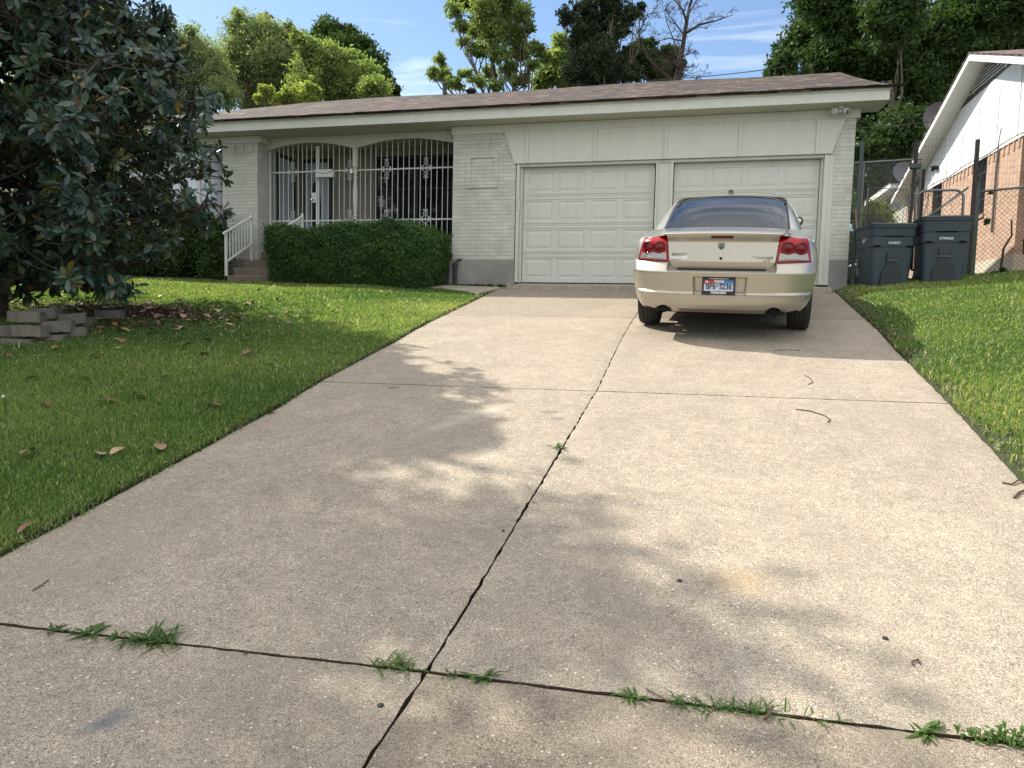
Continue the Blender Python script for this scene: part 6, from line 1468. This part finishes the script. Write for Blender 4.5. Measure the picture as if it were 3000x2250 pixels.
for q in range(11):
    x = -1.25+q*.12; weed(x, -.36+WR.uniform(-.08, .05), float(prof(-.36))+.01, 'herb', .10, 'low weed growing along the foot of the pier between pipe and garage door', .9)
# dandelion clocks
def dandelion(px, py, h, label):
    p = px_ground(px, py); o = thing('dandelion', label, 'dandelion', (p[0], p[1], gl(p[0], p[1])), 0, 'dandelion seed heads')
    m = MB(); m.tube([(0, 0, 0), (.01, 0, h*.5), (-.01, 0, h)], .0028, 5); m.build('stem', M['weed'], o)
    m = MB(); m.lathe([(.0, -.012), (.009, -.008), (.012, 0), (.009, .008), (.0, .012)], (-.01, 0, h), 10); m.build('seed_head', M['cartink'], o, smooth=True)
dandelion(16, 1245, .20, 'dandelion seed head on a tall stalk at the left edge'); dandelion(580, 812, .28, 'dandelion seed head left of the handrail, taller stalk'); dandelion(606, 816, .24, 'dandelion seed head left of the handrail, shorter stalk'); dandelion(2628, 822, .16, 'dandelion seed head in front of the first trash cart')
dandelion(905, 850, .08, 'pale dandelion head low in the grass before the hedge')
# twigs and a staple on the concrete
def twig(pts, rad, label, name='twig'):
    P = [px_ground(a*1.35624, b_*1.35624) for a, b_ in pts]; m = MB(); m.tube([(p[0], p[1], float(prof(p[1]))+rad+.002) for p in P], rad, 5); tag(m.build(name, M['twig']), label, name)
twig([(1719, 886), (1750, 890), (1780, 899), (1793, 908), (1788, 914)], .004, 'long curved brown twig on the right slab')
twig([(1738, 812), (1752, 820), (1756, 828), (1745, 832)], .003, 'small hooked twig above the long curved one')
twig([(1672, 758), (1700, 757), (1728, 758)], .003, 'straight thin twig in the shadow behind the car')
twig([(1652, 1562), (1662, 1545), (1668, 1530)], .005, 'short dark stick below the near joint')
twig([(1972, 1441), (1970, 1433), (1984, 1431), (1986, 1438)], .0035, 'bent staple shaped bit of wire on the right slab', 'staple')
twig([(2165, 1045), (2185, 1050), (2200, 1040), (2212, 1045)], .005, 'dry root at the right edge of the driveway')
twig([(2190, 1078), (2200, 1068), (2215, 1062)], .006, 'bent twig at the right edge of the driveway, below the root')
twig([(70, 1278), (88, 1268), (105, 1256)], .0025, 'thin straw on the left slab')
twig([(1395, 1493), (1425, 1510), (1447, 1524)], .0025, 'thin twig lying across the near joint')
def chip(px, py, s, label):
    p = px_ground(px*1.35624, py*1.35624); m = MB(); m.lathe([(.0, 0), (s, .002), (s*.8, .006), (0, .008)], (p[0], p[1], float(prof(p[1]))), 7); tag(m.build('pebble', M['black']), label, 'pebble')
chip(822, 1526, .012, 'dark pebble left of the centre joint'); chip(1468, 1257, .012, 'dark pebble above the near joint on the right slab'); chip(1912, 1380, .012, 'dark pebble near the right side of the slab'); chip(1087, 1148, .008, 'tiny dark pebble left of the centre joint')
# overhead wires
def wire(p, q, sagz, label, n=14):
    p, q = Vector(p), Vector(q); m = MB(); m.tube([p.lerp(q, i/n)-Vector((0, 0, sagz*4*(i/n)*(1-i/n))) for i in range(n+1)], .014, 4); tag(m.build('utility_wire', M['black']), label, 'wire')
wire(atD(1900, 236, 24), atD(2300, 196, 24), .05, 'thin wire rising over the roof ridge beside the dead tree')
wire(atD(2440, 376, 22), atD(2720, 356, 22), .05, 'thin wire crossing the dark trees between the two houses')
# vine stubs on the fence
m = MB(); o_ = (8.0, FY-.03, .4)
for pts in (((8.0, .25), (8.02, .6), (8.12, .8), (8.1, 1.05)), ((8.32, .5), (8.3, .72), (8.36, .88)), ((8.35, .1), (8.42, .35), (8.52, .55)), ((8.72, 1.0), (8.78, 1.25), (8.9, 1.55)), ((7.95, .1), (8.05, .18), (8.02, .05))):
    m.tube([(a, FY-.03, b_) for a, b_ in pts], [.02, .018, .014, .012][:len(pts)], 6)
vt = thing('dead_vine', 'dead vine stems tangled in the chain link right of the big gate post', 'vine', (8.0, FY-.03, .15)); m.build('stems', M['rust'], vt, off=(8.0, FY-.03, .15), fix=False)
foliage('leaves', [(7.72, FY-.04, 1.05, .07, .04, .12), (7.70, FY-.04, .82, .06, .04, .1), (7.95, FY-.04, .18, .15, .05, .1), (7.80, FY-.04, 1.45, .04, .03, .05)], 420, .035, M['leaf_dark'], vt, 55, off=(8.0, FY-.03, .15), csize=.4)
